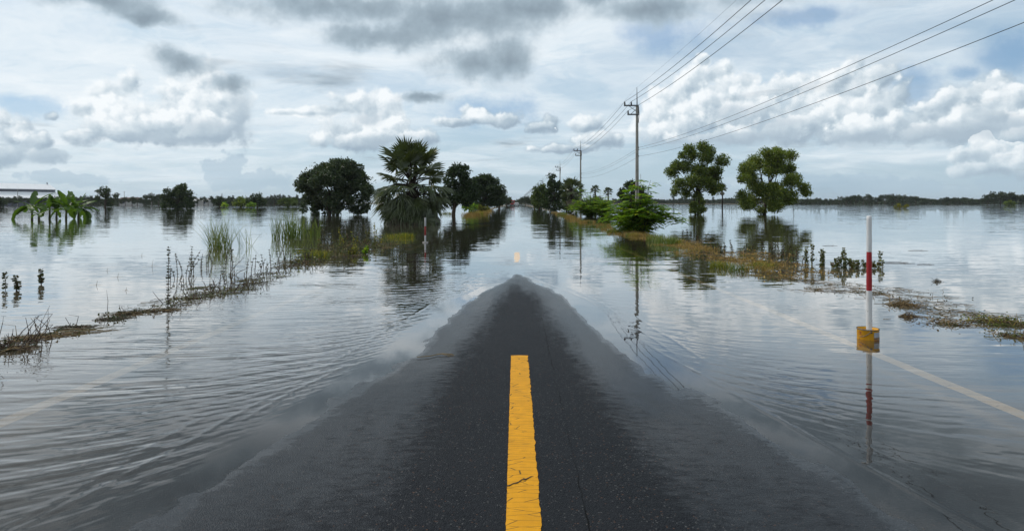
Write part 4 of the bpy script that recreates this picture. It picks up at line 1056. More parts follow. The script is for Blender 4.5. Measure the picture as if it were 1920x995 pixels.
mat_at('long straw coloured drift mat near the left edge', 112, 627, (64, 0.46, 0.16, 4, ['straw', 'twig', 'straw', 'weed_leaf'], dict(tw=.42, lift=.018, sticks=3, stick_h=.22, curl=.22)), .55)
mat_at('dark twig mat at the upper end of the long straw mat', 142, 615, (80, 0.20, 0.08, 5, ['twig', 'weed_leaf'], dict(tw=.24, lift=.02, sticks=4, stick_h=.16, curl=.4)), .4)
mat_at('tangle of bent sticks and stems at the left picture edge', 18, 655, (90, 0.24, 0.21, 6, ['twig', 'straw', 'weed_leaf'], dict(tw=.3, lift=.05, sticks=16, stick_h=.34, bits=60)), .4)
mat_at('thin bent sticks poking from the water right of the edge tangle', 62, 637, (22, 0.33, 0.16, 7, ['twig', 'straw'], dict(tw=.3, lift=.02, sticks=9, stick_h=.34, bits=12)), .4)
acc_ = MB(); ml_ = None
for i, (a, b_, L_) in enumerate([(338, 566, .4), (352, 560, .4), (372, 556, .4), (400, 553, .5), (440, 545, .55), (470, 525, .5), (505, 520, .6), (540, 500, .6), (520, 512, .55), (420, 548, .4), (482, 532, .4), (558, 492, .6), (455, 540, .4), (385, 540, .35)]):
    mb, ml_ = tangle(18, L_, .26, 20 + i, ['twig', 'weed_leaf', 'weed_green'], tw=.32, lift=.03, sticks=7, stick_h=.24, bits=22); x, y = ground_pt(a, b_); c_, s_ = math.cos(.5), math.sin(.5)
    acc_.add([(q[0] * c_ - q[1] * s_ + x, q[0] * s_ + q[1] * c_ + y, q[2]) for q in mb.v], mb.f); acc_.mi[-len(mb.f):] = mb.mi
tag(acc_.build('twig_drift', [M[q] for q in ml_]), 'loose drift of dead twigs along the drowned left verge below the reeds', None, None, 'stuff')
acc_ = MB(); ml_ = None
for i, (a, b_, L_) in enumerate([(610, 476, .9), (640, 480, 1.), (670, 472, 1.1), (700, 464, 1.1), (625, 464, 1.), (655, 460, 1.2), (690, 456, 1.2), (720, 460, .9), (590, 490, .7), (565, 494, .7)]):
    mb, ml_ = tangle(50, L_, .8, 40 + i, ['weed_leaf', 'twig', 'straw', 'weed_green'], tw=.45, lift=.06, sticks=12, stick_h=.34, bits=90, th=.0045, curl=1.2, bit=.05); x, y = ground_pt(a, b_); c_, s_ = math.cos(.5), math.sin(.5)
    acc_.add([(q[0] * c_ - q[1] * s_ + x, q[0] * s_ + q[1] * c_ + y, q[2]) for q in mb.v], mb.f); acc_.mi[-len(mb.f):] = mb.mi
tag(acc_.build('matted_growth', [M[q] for q in ml_]), 'matted brown growth in the overgrown patch between reeds and fan palm', None, None, 'stuff')
acc_ = MB(); ml_ = None
for i, (a, b_, L_) in enumerate([(1505, 525, .9), (1535, 530, .8), (1565, 540, .9), (1600, 548, .9), (1545, 545, .7), (1600, 535, .9), (1640, 548, .9), (1680, 560, .8), (1705, 556, .8), (1740, 568, .8), (1770, 580, .7), (1800, 588, .8), (1830, 592, .8), (1680, 545, 1.), (1760, 596, .5), (1720, 575, .6)]):
    mb, ml_ = tangle(24, L_, .40, 60 + i, ['straw', 'straw', 'twig', 'weed_leaf'], tw=.30, lift=.012, sticks=3, stick_h=.1, bits=14, th=.0024, curl=1., bit=.025); x, y = ground_pt(a, b_); c_, s_ = math.cos(-.5), math.sin(-.5)
    acc_.add([(q[0] * c_ - q[1] * s_ + x, q[0] * s_ + q[1] * c_ + y, q[2]) for q in mb.v], mb.f); acc_.mi[-len(mb.f):] = mb.mi
tag(acc_.build('floating_grass', [M[q] for q in ml_]), 'thin floating mats of dead grass stalks trailing along the right verge past the marker post', None, None, 'stuff')
acc_ = MB(); ml_ = None
for i, (a, b_, L_) in enumerate([(1275, 452, 1.2), (1300, 462, 1.2), (1325, 474, 1.1), (1345, 484, 1.), (1375, 488, 1.), (1452, 494, 1.), (1478, 503, .9), (1500, 510, .9), (1440, 480, 1.2), (1405, 474, 1.2), (1470, 518, .8)]):
    mb, ml_ = tangle(44, L_, .8, 120 + i, ['weed_leaf', 'straw', 'twig', 'dry'], tw=.4, lift=.03, sticks=7, stick_h=.2, bits=60, th=.004, curl=1.2, bit=.045); x, y = ground_pt(a, b_); c_, s_ = math.cos(-.5), math.sin(-.5)
    acc_.add([(q[0] * c_ - q[1] * s_ + x, q[0] * s_ + q[1] * c_ + y, q[2]) for q in mb.v], mb.f); acc_.mi[-len(mb.f):] = mb.mi
tag(acc_.build('matted_growth', [M[q] for q in ml_]), 'matted brown growth in the shallows round the dry tuft of the right verge', None, None, 'stuff')
mat_at('rounded brown grass tangle right of the marker post', 1694, 572, (130, 0.22, 0.18, 81, ['straw', 'twig', 'straw'], dict(tw=.22, lift=.05, sticks=8, stick_h=.12, bits=30, th=.003, curl=1.5)), 0)
mat_at('small brown tuft of drift below the rounded grass tangle', 1702, 594, (50, 0.09, 0.08, 82, ['twig', 'straw'], dict(tw=.14, lift=.03, sticks=5, stick_h=.09, bits=16, th=.003, curl=1.5)), 0)
mat_at('brown and green drift heap at the right edge of the picture', 1880, 606, (170, 0.41, 0.29, 83, ['straw', 'weed_green', 'twig', 'grass'], dict(tw=.28, lift=.05, sticks=14, stick_h=.14, bits=130, th=.003, curl=1.3)), -.4)
mat_at('leafy drift heap below the trailing mats near the right edge', 1775, 607, (60, 0.36, 0.18, 84, ['twig', 'weed_green', 'straw'], dict(tw=.2, lift=.03, sticks=5, stick_h=.1, bits=80, th=.003, curl=1.3)), -.3)
mat_at('trailing drift running out of the picture at the right edge', 1905, 632, (60, 0.26, 0.20, 85, ['straw', 'twig', 'weed_green'], dict(tw=.22, lift=.03, sticks=6, stick_h=.14, bits=60, th=.003, curl=1.3)), -.6)
mat_at('small red brown drift clump alone on the water right of the marker post', 1757, 528, (16, 0.05, 0.04, 86, ['twig', 'weed_leaf'], dict(tw=.12, lift=.03, sticks=5, stick_h=.1, bits=14, curl=1.2)), 0)
for i, (a, b_, L_) in enumerate([(1556, 461, .5), (1722, 470, .6), (1680, 492, .6), (1688, 494, .7), (1736, 496, .4), (112 * 3, 0, 0)][:5]):
    x, y = ground_pt(a, b_); mb = MB(); mb.tube([(-L_ / 2, 0, .004), (-.1 * L_, .03, .012), (.2 * L_, -.02, .008), (L_ / 2, .01, .003)], [.003, .005, .004, .002], 4)
    mb.tube([(.05, 0, .01), (.16, .05, .03)], [.003, .002], 3)
    o = mb.build('floating_twig', M['twig'], None); o.location = (x, y, 0)
    tag(o, ('forked dark twig afloat before the widest right tree', 'long dark twig afloat far out right of the marker post', 'short dark twig afloat level with the weeds right of the marker post', 'long twig afloat just below the short one right of the post', 'faint twig afloat farthest right of the twigs level with the weeds')[i], 'twig')
for i, (a, b_, L_) in enumerate([(285, 500, .42), (220, 520, .2), (200, 508, .16), (265, 480, .2), (180, 535, .2), (235, 545, .14)]):
    x, y = ground_pt(a, b_); mb = MB()
    mb.ribbon([(-L_ / 2, 0, .005), (0, .01, .012), (L_ / 2, 0, .004)], [.006, .014, .004], (0, 1, .2))
    mb.tube([(0, 0, -.02), (.02, .01, L_ * .4)], [.004, .002], 3)
    o = mb.build('floating_grass_stem', M['straw'], None); o.location = (x, y, 0); o.rotation_euler = (0, 0, random.uniform(-.4, .4))
    tag(o, 'dead grass blade afloat on the open water left of the tall lone weed', 'grass stem', 'grass stems afloat on the left')
# the bare sprig poking up near the tall lone weed, twig bush in the right flood
for lb, a, b_, h, k in [('bare thin stick upright in the water left of the tall lone weed', 201, 584, .28, 0), ('bare bent stick at the right of the two tall right trees', 1488, 404, 1.1, 1)]:
    x, y = ground_pt(a, b_); mb = MB(); mb.tube([(0, 0, -.05), (.01, 0, h * .5), (-.01, 0, h)], [.004 + .016 * k, .003 + .012 * k, .001], 4)
    for j in range(4 * k): mb.tube([(0, 0, h * .15 * j), (random.uniform(-.4, .4), .1, h * (.15 * j + .15))], [.012, .006], 3)
    o = mb.build('bare_stick', M['twig'], None); o.location = (x, y, 0); tag(o, lb, 'stick')
mbx, by_ = ground_pt(1628, 390)
for i in range(7):
    o = MB(); h = random.uniform(.5, 1.0); o.tube([(0, 0, -.2), (.05, 0, h * .6), (random.uniform(-.2, .2), 0, h)], [.04, .03, .02], 4)
    q = o.build('bare_stick', M['twig'], None); q.location = (mbx + (i - 3) * 1.5 + random.uniform(-.5, .5), by_ + random.uniform(-3, 3), 0)
    tag(q, 'bare stake left of the far yellow green bush, ' + nth(list(range(7)), i), 'stick', 'stakes far out in the right flood')
# straw lying on the asphalt
x, y = ground_pt(818, 671)
z = float(road_h(np.array([x]), np.array([y]))[0]) + .006
mb = MB()
mb.tube([(-.17, -.02, 0), (-.06, .0, .004), (0., .06, .004), (.05, .06, .012), (.14, .055, .006), (.16, .03, .002), (.10, .0, .002)], [.003, .004, .004, .004, .004, .003, .002], 4)
mb.tube([(.04, .06, .012), (.08, .03, .004), (.13, .045, .006)], [.003, .003, .002], 4)
o = mb.build('straw_stem', M['straw'], None); o.location = (x, y, z); tag(o, 'bent yellow straw stem lying on the wet asphalt left of the yellow line', 'straw')

# ------------------------------------------------------------------ marker posts
def scuffed(name, c, under, mud=.32):
    m_, b, out = mat(name); co = b.new('ShaderNodeTexCoord').outputs['Object']; x, y, z = b.sep(co)
    n = b.noise(b.v('MULTIPLY', co, (30., 30., 7.)), 1., 5., .65); n2 = b.noise(co, 45., 4., .6); n3 = b.noise(b.v('MULTIPLY', co, (60., 60., 4.)), 1., 3.)
    col = b.mix(b.mr(n, .3, .75, 0., .5), c, tuple(q * .6 for q in c)); col = b.mix(b.m('MULTIPLY', b.ss(n3, .55, .8), .3), col, (.20, .17, .13))
    col = b.mix(b.ss(b.m('ADD', n2, b.mr(z, .2, .5, .10, 0.)), .71, .75), col, under)
    col = b.mix(b.m('MULTIPLY', b.mr(b.m('ADD', z, b.m('MULTIPLY', n, .12)), .16, .34, 1., 0.), mud), col, (.16, .125, .08))     # flood mud at the foot
    bn = b.new('ShaderNodeBump'); bn.inputs['Strength'].default_value = .35; bn.inputs['Distance'].default_value = .004; b.l.new(n, bn.inputs['Height'])
    p = principled(b, out, Base_Color=col, Roughness=.6); b.l.new(bn.outputs[0], p.inputs['Normal']); return m_
M['white_paint'] = scuffed('white_paint', (.72, .72, .72), (.14, .11, .09))
M['red_paint'] = scuffed('red_paint', (.34, .010, .016), (.16, .05, .04))
M['bucket_yellow'] = scuffed('bucket_yellow', (.74, .36, .012), (.12, .06, .03), .0)
M['bucket_label'] = flat_mat('bucket_label', (.36, .37, .40), .45, .25, 16., .4)
M['label_dark'] = flat_mat('label_dark', (.05, .06, .10), .45, .2, 16., .4)
M['label_red'] = flat_mat('label_red', (.30, .04, .03), .45, .2, 16., .4)
M['cement'] = flat_mat('cement', (.30, .29, .27), .9, .2, 20., .1, bump=.4)
def marker():
    x, y = ground_pt(1627.5, 641); y = 6.45; x = lat(1627.5, y)
    zb = float(road_h(np.array([x]), np.array([y]))[0])
    t = thing('marker_post', 'red and white marker post set in a yellow paint bucket in the water', 'marker post', (x, y, zb))
    hb = .105 - zb; rb = .102
    b_ = MB(); b_.lathe([(0, 0), (rb * .98, 0), (rb, .01), (rb, hb - .012), (rb * 1.03, hb - .008), (rb * 1.03, hb), (rb * .97, hb), (rb * .96, hb - .03)], n=40)
    bk = b_.build('bucket', M['bucket_yellow'], t, True)
    c_ = MB(); c_.lathe([(rb * .96, 0), (.05, .006), (0, .008)], (0, 0, hb - .028), 28); c_.build('cement_fill', M['cement'], t, True)
    top = hb - .022
    # grey label wrapped round the right of the bucket
    a0, a1 = math.radians(-88), math.radians(20)
    l_ = MB(); l_.lathe([(rb + .0012, hb - .075), (rb + .0012, top)], n=16, a0=a0, a1=a1); l_.build('label_panel', M['bucket_label'], bk, True)
    for z0, z1, mm in ((hb - .088, hb - .079, 'label_dark'), (hb - .098, hb - .094, 'label_dark'), (hb - .110, hb - .103, 'label_red')):
        q = MB(); q.lathe([(rb + .0022, z0), (rb + .0022, z1)], n=16, a0=a0, a1=a1); q.build('label_stripe', M[mm], bk, True)
    for s_ in range(7):      # faint printed marks by the rim, left of the handle
        q = MB(); aa = math.radians(-158 - (s_ % 3) * 7); z0 = hb - .035 - (s_ // 3) * .02; q.lathe([(rb + .0012, z0), (rb + .0012, z0 + .011)], n=2, a0=aa, a1=aa + .07); q.build('printed_mark', M['label_red'], bk)
    r_ = MB(); r_.lathe([(rb * 1.035, hb - .006), (rb * 1.05, hb), (rb * 1.035, hb + .004), (rb * 1.0, hb + .003)], n=40); r_.build('rim', M['steel'], bk, True)
    h_ = MB()      # wire handle hanging down the left front
    pts = []
    for i in range(13):
        a = math.radians(-165 + i * 5.2); pts.append(((rb + .012) * math.cos(a), (rb + .012) * math.sin(a), hb - .075 + .006 * i * .95 - .02 * math.sin(i / 12 * PI)))
    h_.tube(pts, .0032, 6); h_.build('handle', M['steel'], bk, True)
    e = MB(); a = math.radians(-102); e.lathe([(0, 0), (.008, 0), (.008, .01), (0, .01)], ((rb + .004) * math.cos(a), (rb + .004) * math.sin(a), hb - .028), 10); e.build('ear', M['steel'], bk, True)
    ox = .012; H = hgt(405.5, y) - zb; zr0, zr1 = hgt(544.5, y) - zb, hgt(472, y) - zb
    def rad(z): return .0285 - .0042 * (z / H)
    def pole(z0, z1, nm, mm, cap=False):
        p = MB(); n = 12; pr = []
        for i in range(n + 1):
            z = z0 + (z1 - z0) * i / n; pr.append((rad(z) * (1 + .03 * math.sin(z * 31.) + .02 * math.sin(z * 77)), z))
        if cap: pr += [(pr[-1][0] * .8, z1 + .004), (0, z1 + .005)]
        p.lathe(pr, (ox, 0, 0), 18); return p.build(nm, M[mm], t, True)
    pole(hb - .06, zr0, 'pole_section', 'white_paint'); pole(zr0, zr1, 'red_band', 'red_paint'); pole(zr1, H, 'pole_section', 'white_paint', True)
marker()
def marker_far():
    x, y = ground_pt(797.5, 455); t = thing('marker_post', 'far red and white marker post in the water before the fan palm', 'marker post', (x, y, 0)); s_ = y / F
    zb = float(road_h(np.array([x]), np.array([y]))[0]) if abs(x) < RW else -.12
    z = [zb, .32, .62, .92]
    M['faded_white'] = flat_mat('faded_white', (.36, .36, .36), .7, .2, 9.); M['faded_red'] = flat_mat('faded_red', (.20, .025, .02), .7, .2, 9.)
    for a, b_, nm, mm in ((z[0], hgt(441, y), 'pole_section', 'faded_white'), (hgt(441, y), hgt(424, y), 'red_band', 'faded_red'), (hgt(424, y), hgt(408, y), 'pole_section', 'faded_white')):
        p = MB(); p.lathe([(.032, a), (.030, b_), (0, b_ + .003)], n=12); p.build(nm, M[mm], t, True)
    p = MB(); p.lathe([(0, zb), (.10, zb), (.10, .03), (.092, .035), (.04, .03)], n=16); p.build('bucket', M['cement'], t, True)
marker_far()

# ------------------------------------------------------------------ power line
PX, P1Y, PS = 8.92, 46.0, 40.0
M['pole_concrete'] = flat_mat('pole_concrete', (.30, .285, .255), .9, .22, 3.5, .1, bump=.25)
ztop = hgt(198, P1Y)
def make_pole():
    t = thing('power_pole', 'x', 'power pole', (PX, P1Y, 0))
    m_ = MB()
    for (z0, w0, z1, w1) in ((-.8, .27, ztop, .155),):
        a, c = w0 / 2, w1 / 2; bv = .22
        def ring(h, z): k = h * (1 - bv); return [(-h, -k, z), (-k, -h, z), (k, -h, z), (h, -k, z), (h, k, z), (k, h, z), (-k, h, z), (-h, k, z)]
        m_.add(ring(a, z0) + ring(c, z1), [(i, (i + 1) % 8, 8 + (i + 1) % 8, 8 + i) for i in range(8)] + [tuple(range(8, 16))])
    m_.build('post', M['pole_concrete'], t)
    # spike carrying the thin earth wire
    q = MB(); zs = hgt(164, P1Y); q.tube([(0, 0, ztop - .5), (0, 0, ztop + .3), (-.01, 0, zs)], [.045, .04, .016], 6); q.build('spike', M['steel'], t)
    za, zb = hgt(198.8, P1Y), hgt(215.5, P1Y)
    for nm, zz, x0, ins in (('crossarm', za, lat(1169.5, P1Y) - PX, (1171, 1183.2)), ('crossarm', zb, lat(1176, P1Y) - PX, (1177.3,))):
        q = MB(); q.box(((x0 + .10) / 2, -.10, zz), (.10 - x0, .09, .075)); q.box(((x0 + .10) / 2, -.06, zz + .045), (.10 - x0, .012, .05))
        arm = q.build(nm, M['steel'], t)
        for xx in ins:
            xi = lat(xx, P1Y) - PX; i_ = MB()
            i_.lathe([(.018, .03), (.03, .05), (.062, .07), (.05, .10), (.066, .13), (.05, .17), (.058, .20), (.04, .24), (.045, .28), (.022, .31), (0, .315)], (xi, -.10, zz), 10)
            i_.build('insulator', M['porcelain'], arm, True)
    q = MB(); q.tube([(-.5, -.11, zb + .02), (-.06, -.1, zb + .42)], .02, 4); q.tube([(-.62, -.13, za - .02), (-.06, -.12, za - .42)], .02, 4); q.build('brace', M['steel'], t)
    q = MB(); q.tube([(.10, -.02, zb - .6), (.15, -.04, zb + .1), (.10, -.06, za)], .02, 4); q.box((.11, 0, (zb + za) / 2), (.05, .13, .5)); q.build('bracket', M['steel'], t)
    for zz in (hgt(276.5, P1Y), hgt(280.5, P1Y), hgt(292.8, P1Y)):
        q = MB(); q.lathe([(.0, -.045), (.035, -.04), (.028, 0), (.035, .04), (0, .045)], (.12, 0, zz), 8); q.build('spool', M['porcelain'], t, True)
    return t
P0 = make_pole(); NP = 15
PLAB = ['nearest tall concrete power pole rising out of the feathery bush', 'second concrete power pole, above the broad feathery bush', 'third concrete power pole, rising from the right verge grove', 'fourth concrete power pole, its arms above the grove top']
P0['label'] = PLAB[0]; P0['group'] = 'power poles along the right verge'
POLES = [P1Y - PS] + [P1Y + PS * i for i in range(NP)]
for i in range(1, NP):
    dup(P0, (PX, P1Y + PS * i, 0), 0., 1., PLAB[i] if i < 4 else 'small distant power pole beyond the grove, ' + ORD[i] + ' nearest of the receding row', 'power poles along the right verge')
p_ = dup(P0, (PX, P1Y - PS, 0), 0., 1., 'concrete power pole out of the picture on the right carrying the near wire ends')
def wire(label, dx, z, rad, sag, dy=-.10, off=0.):
    mb = MB(); pts = []
    yy = [P1Y - 2 * PS] + POLES
    for a, c in zip(yy[:-1], yy[1:]):
        n = 22 if a < 50 else 8
        for k in range(n):
            u = k / n; pts.append((PX + dx, a + (c - a) * u + dy, z - sag * 4 * u * (1 - u)))
    pts.append((PX + dx, yy[-1], z))
    o = mb; mb.tube(pts, rad, 5)
    w_ = mb.build('overhead_wire', M['wire'], None, True); return tag(w_, label, 'wire')
zi = hgt(198.8, P1Y) + .30; zi2 = hgt(215.5, P1Y) + .30
wire('thick overhead wire on the outer insulator of the upper crossarms, over the road side', lat(1171, P1Y) - PX, zi, .0125, .55)
wire('thick overhead wire on the inner insulator of the upper crossarms', lat(1183.2, P1Y) - PX, zi, .0125, .55)
wire('thick overhead wire on the insulators of the lower crossarms', lat(1177.3, P1Y) - PX, zi2, .0125, .55)
wire('hair-thin earth wire strung between the spikes at the pole tops', -.01, hgt(164, P1Y), .004, .3, 0)
wire('uppermost of the three low wires on the field side of the poles', .15, hgt(276.5, P1Y), .0075, .42, 0)
wire('middle one of the three low wires on the field side of the poles', .15, hgt(280.5, P1Y), .0075, .48, 0)
wire('lowest of the three low wires on the field side of the poles', .15, hgt(292.8, P1Y), .0075, .46, 0)

# ------------------------------------------------------------------ far things
M['roof_white'] = flat_mat('roof_white', (.84, .84, .85), .5, .04, .4, .3)
M['wall_grey'] = flat_mat('wall_grey', (.10, .105, .13), .7, .15, .4, .2)
M['wall_pale'] = flat_mat('wall_pale', (.45, .44, .42), .8, .12, .4, .2)
M['roof_red'] = flat_mat('roof_red', (.16, .10, .09), .8, .2, .4, .1)
def warehouse():
    t = thing('warehouse', 'big white roofed warehouse with stepped roof at the left edge', 'warehouse', (-319, 428, 0), 0.)
    ax = Vector((-.35, -.94, 0)).normalized(); s_ = Vector((.94, -.35, 0)).normalized(); L = 95.
    def P(u, v, z): q = ax * u + s_ * v; return (q.x, q.y, z)
    def slab(nm, v0, z0, v1, z1, th, m_, par, u0=0., u1=L):
        mb = MB(); V = [P(u0, v0, z0), P(u1, v0, z0), P(u1, v1, z1), P(u0, v1, z1)]; V += [(a, b_, c - th) for a, b_, c in V]
        mb.add(V, [(0, 1, 2, 3), (7, 6, 5, 4), (0, 4, 5, 1), (1, 5, 6, 2), (2, 6, 7, 3), (3, 7, 4, 0)]); return mb.build(nm, M[m_], par)
    for s in (1, -1):
        slab('upper_roof', 0 + .02 * s, 14.0, 7.0 * s, 10.4, .35, 'roof_white', t); slab('lower_roof', 6.2 * s, 8.7, 13.4 * s, 4.6, .3, 'roof_white', t, -.6, L)
        slab('clerestory_wall', 6.3 * s, 10.6, 6.3 * s + .2, 8.2, 0.01, 'wall_grey', t, .4, L - .4); slab('side_wall', 12.9 * s, 4.6, 12.9 * s + .25, -.7, .01, 'wall_grey', t, .2, L - .2)
    mb = MB(); mb.add([P(.3, -12.8, -.7), P(.3, 12.8, -.7), P(.3, 12.8, 4.7), P(.3, 6.3, 8.4), P(.3, 6.3, 10.2), P(.3, 0, 13.7), P(.3, -6.3, 10.2), P(.3, -6.3, 8.4), P(.3, -12.8, 4.7)], [tuple(range(9))]); mb.build('gable_wall', M['wall_pale'], t)
    for i in range(14):
        for v0, z0, v1, z1 in ((.1, 14.03, 7.0, 10.45), (6.3, 8.72, 13.4, 4.62)):
            mb = MB(); u = 3 + i * 6.5; mb.tube([P(u, v0, z0), P(u, v1, z1)], .07, 4); mb.build('roof_rib', M['roof_white'], t)
    mb = MB(); mb.lathe([(.3, 0), (.3, .9), (.45, 1.0), (0, 1.3)], P(1.5, 0, 13.9), 8); mb.build('ridge_vent', M['wall_grey'], t)
warehouse()
def house(label, px, Y, w, h, roof, seed):
    t = thing('house', label, 'house', (lat(px, Y), Y, 0)); mb = MB(); mb.box((0, 0, h * .3 - .3), (w, 6, h * .6 + .6)); mb.build('wall', M['wall_pale'], t)
    mb = MB(); a, c = w / 2 + .5, 3.6; z0, z1 = h * .6, h
    mb.add([(-a, -c, z0), (a, -c, z0), (a, c, z0), (-a, c, z0), (-a, 0, z1), (a, 0, z1)], [(0, 1, 5, 4), (2, 3, 4, 5), (0, 4, 3), (1, 2, 5), (3, 2, 1, 0)]); mb.build('roof', M[roof], t)
    for i in (-1, 1):
        mb = MB(); mb.box((i * w * .25, -3.02, h * .32), (1.2, .08, 1.2)); mb.build('window', M['label_dark'], t)
house('low pale house with dull roof in the left tree line, right of the lone tree', 246, 380, 11, 4.6, 'roof_red', 1)
house('small white roofed house in the left tree line, right of the dark bush', 381, 390, 9, 4.2, 'roof_white', 2)
def pylon(label, px, Y, H):
    t = thing('lattice_pylon', label, 'pylon', (lat(px, Y), Y, 0)); mb = MB(); w = H * .09
    for sx, sy in ((1, 1), (1, -1), (-1, 1), (-1, -1)): mb.tube([(sx * w, sy * w, 0), (sx * w * .25, sy * w * .25, H * .75), (0, 0, H)], .13, 4)
    for k in range(8):
        z0, z1 = H * .1 * k, H * .1 * (k + 1); f0, f1 = w * (1 - z0 / H), w * (1 - z1 / H)
        mb.tube([(-f0, -f0, z0), (f1, -f1, z1)], .08, 3); mb.tube([(f0, -f0, z0), (-f1, -f1, z1)], .08, 3)
    mb.build('tower', M['steel'], t)
    for z in (.72, .82, .92):
        mb = MB(); mb.tube([(-H * .10, 0, H * z), (H * .10, 0, H * z)], .12, 4); mb.build('crossarm', M['steel'], t)
pylon('faint lattice pylon on the horizon above the left bushes', 416, 900, 15)
for i, (px, Y, h) in enumerate([(33, 330, 8.5), (233, 420, 9), (284, 420, 8.5), (110, 380, 9)]):
    mb = MB(); mb.tube([(0, 0, -.5), (0, 0, h)], [.17, .12], 6); mb.box((0, 0, h - .5), (1.6, .12, .12)); o = mb.build('distant_pole', M['pole_concrete'], None); o.location = (lat(px, Y), Y, 0)
    tag(o, ('thin far utility pole before the warehouse', 'thin far utility pole right of the lone flat-topped tree', 'thin far utility pole between the pale house and the dark bush', 'thin far utility pole at the end of the warehouse')[i], 'utility pole')

# tree lines: prototypes, copied one by one
def proto(seed, H, W, n, lm, leaf, per, shape='round'):
    r = np.random.default_rng(seed); bigs = []
    for i in range(n):
        if shape == 'round': a, b_, c, d = r.uniform(-.42, .42) * W, r.uniform(-.35, .35) * W, H * r.uniform(.34, .78), H * r.uniform(.14, .24)
        elif shape == 'flat': a, b_, c, d = r.uniform(-.5, .5) * W, r.uniform(-.35, .35) * W, H * r.uniform(.55, .88), H * r.uniform(.09, .15)
        else: a, b_, c, d = r.uniform(-.28, .28) * W, r.uniform(-.2, .2) * W, H * (.15 + .75 * i / n), H * .13
        bigs.append((a, b_, c, d))
    return tree('distant_tree', 'x', 'tree', (0, 0), bigs, lm, leaf=leaf, per=per, trunk=.22, seed=seed, k=2.6 / (H * .18), limbs=8)
PR = [proto(301, 7., 8.5, 9, M['lv_far'], .75, 60), proto(302, 7., 11., 11, M['lv_far'], .75, 60), proto(303, 7., 6.5, 7, M['lv_far'], .75, 60), proto(304, 7., 10., 10, M['lv_far'], .7, 70, 'flat'), proto(305, 9., 3.2, 8, M['lv_far'], .6, 70, 'tall')]
used = [False] * 5
def put_tree(k, px, Y, H, label, group, w=1.):
    base_h = 7. if k < 4 else 9.; s_ = H / base_h
    o = PR[k] if not used[k] else dup(PR[k], (0, 0, 0)); used[k] = True
    o.location = (lat(px, Y), Y, 0); o.rotation_euler = (0, 0, rr.uniform(0, 6.28)); o.scale = (s_ * w, s_ * w, s_)
    o['label'] = label; o['group'] = group
LL = 'dark green tree in the far tree line across the left flood'
px = -20.
while px < 560:
    Yq = rr.uniform(300, 380); hpx = rr.uniform(9, 15) + (5 if 150 < px < 185 or 280 < px < 300 else 0)
    put_tree(int(rr.integers(4)), px, Yq, (hpx + 4) / F * Yq, LL, 'far tree line across the left flood', rr.uniform(.8, 1.25)); px += rr.uniform(8, 15)
for q, hh in ((508, 20), (514, 21), (519, 20), (525, 22), (531, 21), (555, 21), (489, 19)):
    put_tree(4, q, 420, hh / F * 420 * 1., 'tall slim dark tree behind the left bushes, ' + nth([508, 514, 519, 525, 531, 555, 489], [508, 514, 519, 525, 531, 555, 489].index(q)), 'slim trees behind the left bushes')
RL = 'dark green tree in the far tree line across the right flood'
px = 1512.
while px < 1850:
    Yq = rr.uniform(430, 520); hpx = rr.uniform(8, 15) + (9 if 1580 < px < 1720 else 0) + (7 if 1765 < px < 1800 else 0)
    put_tree(int(rr.integers(3)), px, Yq, hpx * .88 / F * Yq, RL, 'far tree line across the right flood', rr.uniform(.9, 1.3)); px += rr.uniform(8, 16)
for q, hh in ((1852, 17), (1864, 25), (1876, 29), (1889, 31), (1902, 29), (1914, 27), (1926, 24), (1940, 20)):
    put_tree(q % 3, q, 400, hh * .9 / F * 400, 'large dark tree of the tall clump at far right, ' + nth([1852, 1864, 1876, 1889, 1902, 1914, 1926, 1940], [1852, 1864, 1876, 1889, 1902, 1914, 1926, 1940].index(q)), 'tall tree clump at the far right', 1.1)
put_tree(3, 1527, 400, 14 / F * 400, 'small flat-topped tree leftmost in the far right tree line', 'x'); 
for o in list(bpy.data.objects):
    if o.get('group') == 'x': del o['group']
px = 1150.
while px < 1520:
    Yq = rr.uniform(640, 740); put_tree(int(rr.integers(4)), px, Yq, (rr.uniform(8, 11) if px > 1225 else rr.uniform(10, 12)) / F * Yq, 'low dark tree in the thin far tree line behind the two tall right trees', 'thin far tree line behind the tall right trees', 1.5); px += rr.uniform(7, 12)
for q, hh in ((1263, 15), (1274, 10), (1337, 13)):
    put_tree(4, q, 620, hh / F * 620 * 1.2, 'slim tree above the thin far line by the airy tree, ' + nth([1263, 1274, 1337], [1263, 1274, 1337].index(q)), 'slim trees above the thin far tree line')
for q, Yq, hh, k in ((985, 330, 20, 0), (990, 300, 15, 2), (978, 380, 11, 1), (971, 420, 9, 1), (963, 430, 10, 0), (955, 330, 16, 0), (996, 240, 14, 2), (1000, 200, 12, 2), (958, 380, 12, 2), (944, 230, 18, 0), (951, 270, 17, 0)):
    put_tree(k, q + (0 if q > 966 else -2), Yq, hh / F * Yq, 'small dark tree where the road meets the horizon', 'trees at the road vanishing point')
# low far woodland behind the tree lines
def woodland():
    r = np.random.default_rng(77); P = []
    for (x0, x1, Y0, Y1, h) in ((-60, 575, 420, 520, 3.6), (1470, 1960, 560, 640, 4.0), (1120, 1520, 780, 860, 5.5), (900, 1130, 700, 820, 7.)):
        n = int((x1 - x0) * 26); px_ = r.uniform(x0, x1, n); Yq = r.uniform(Y0, Y1, n)
        hh = h * (.55 + .9 * (fbm(px_ * .06, Yq * .01, 4, 3) + .3)); z = r.uniform(0, 1, n) ** .8 * np.maximum(hh, .6)
        P.append(np.stack([(px_ - CX) / F * Yq, Yq, z], 1))
    P = np.concatenate(P); V, Fc = leaves(P, 2.2, r, None, .8, .1)
    tag(mesh_np('distant_woodland', V, Fc, M['lv_far'], False), 'low dark woodland on the horizon behind the tree lines', 'woodland', None, 'stuff')
woodland()
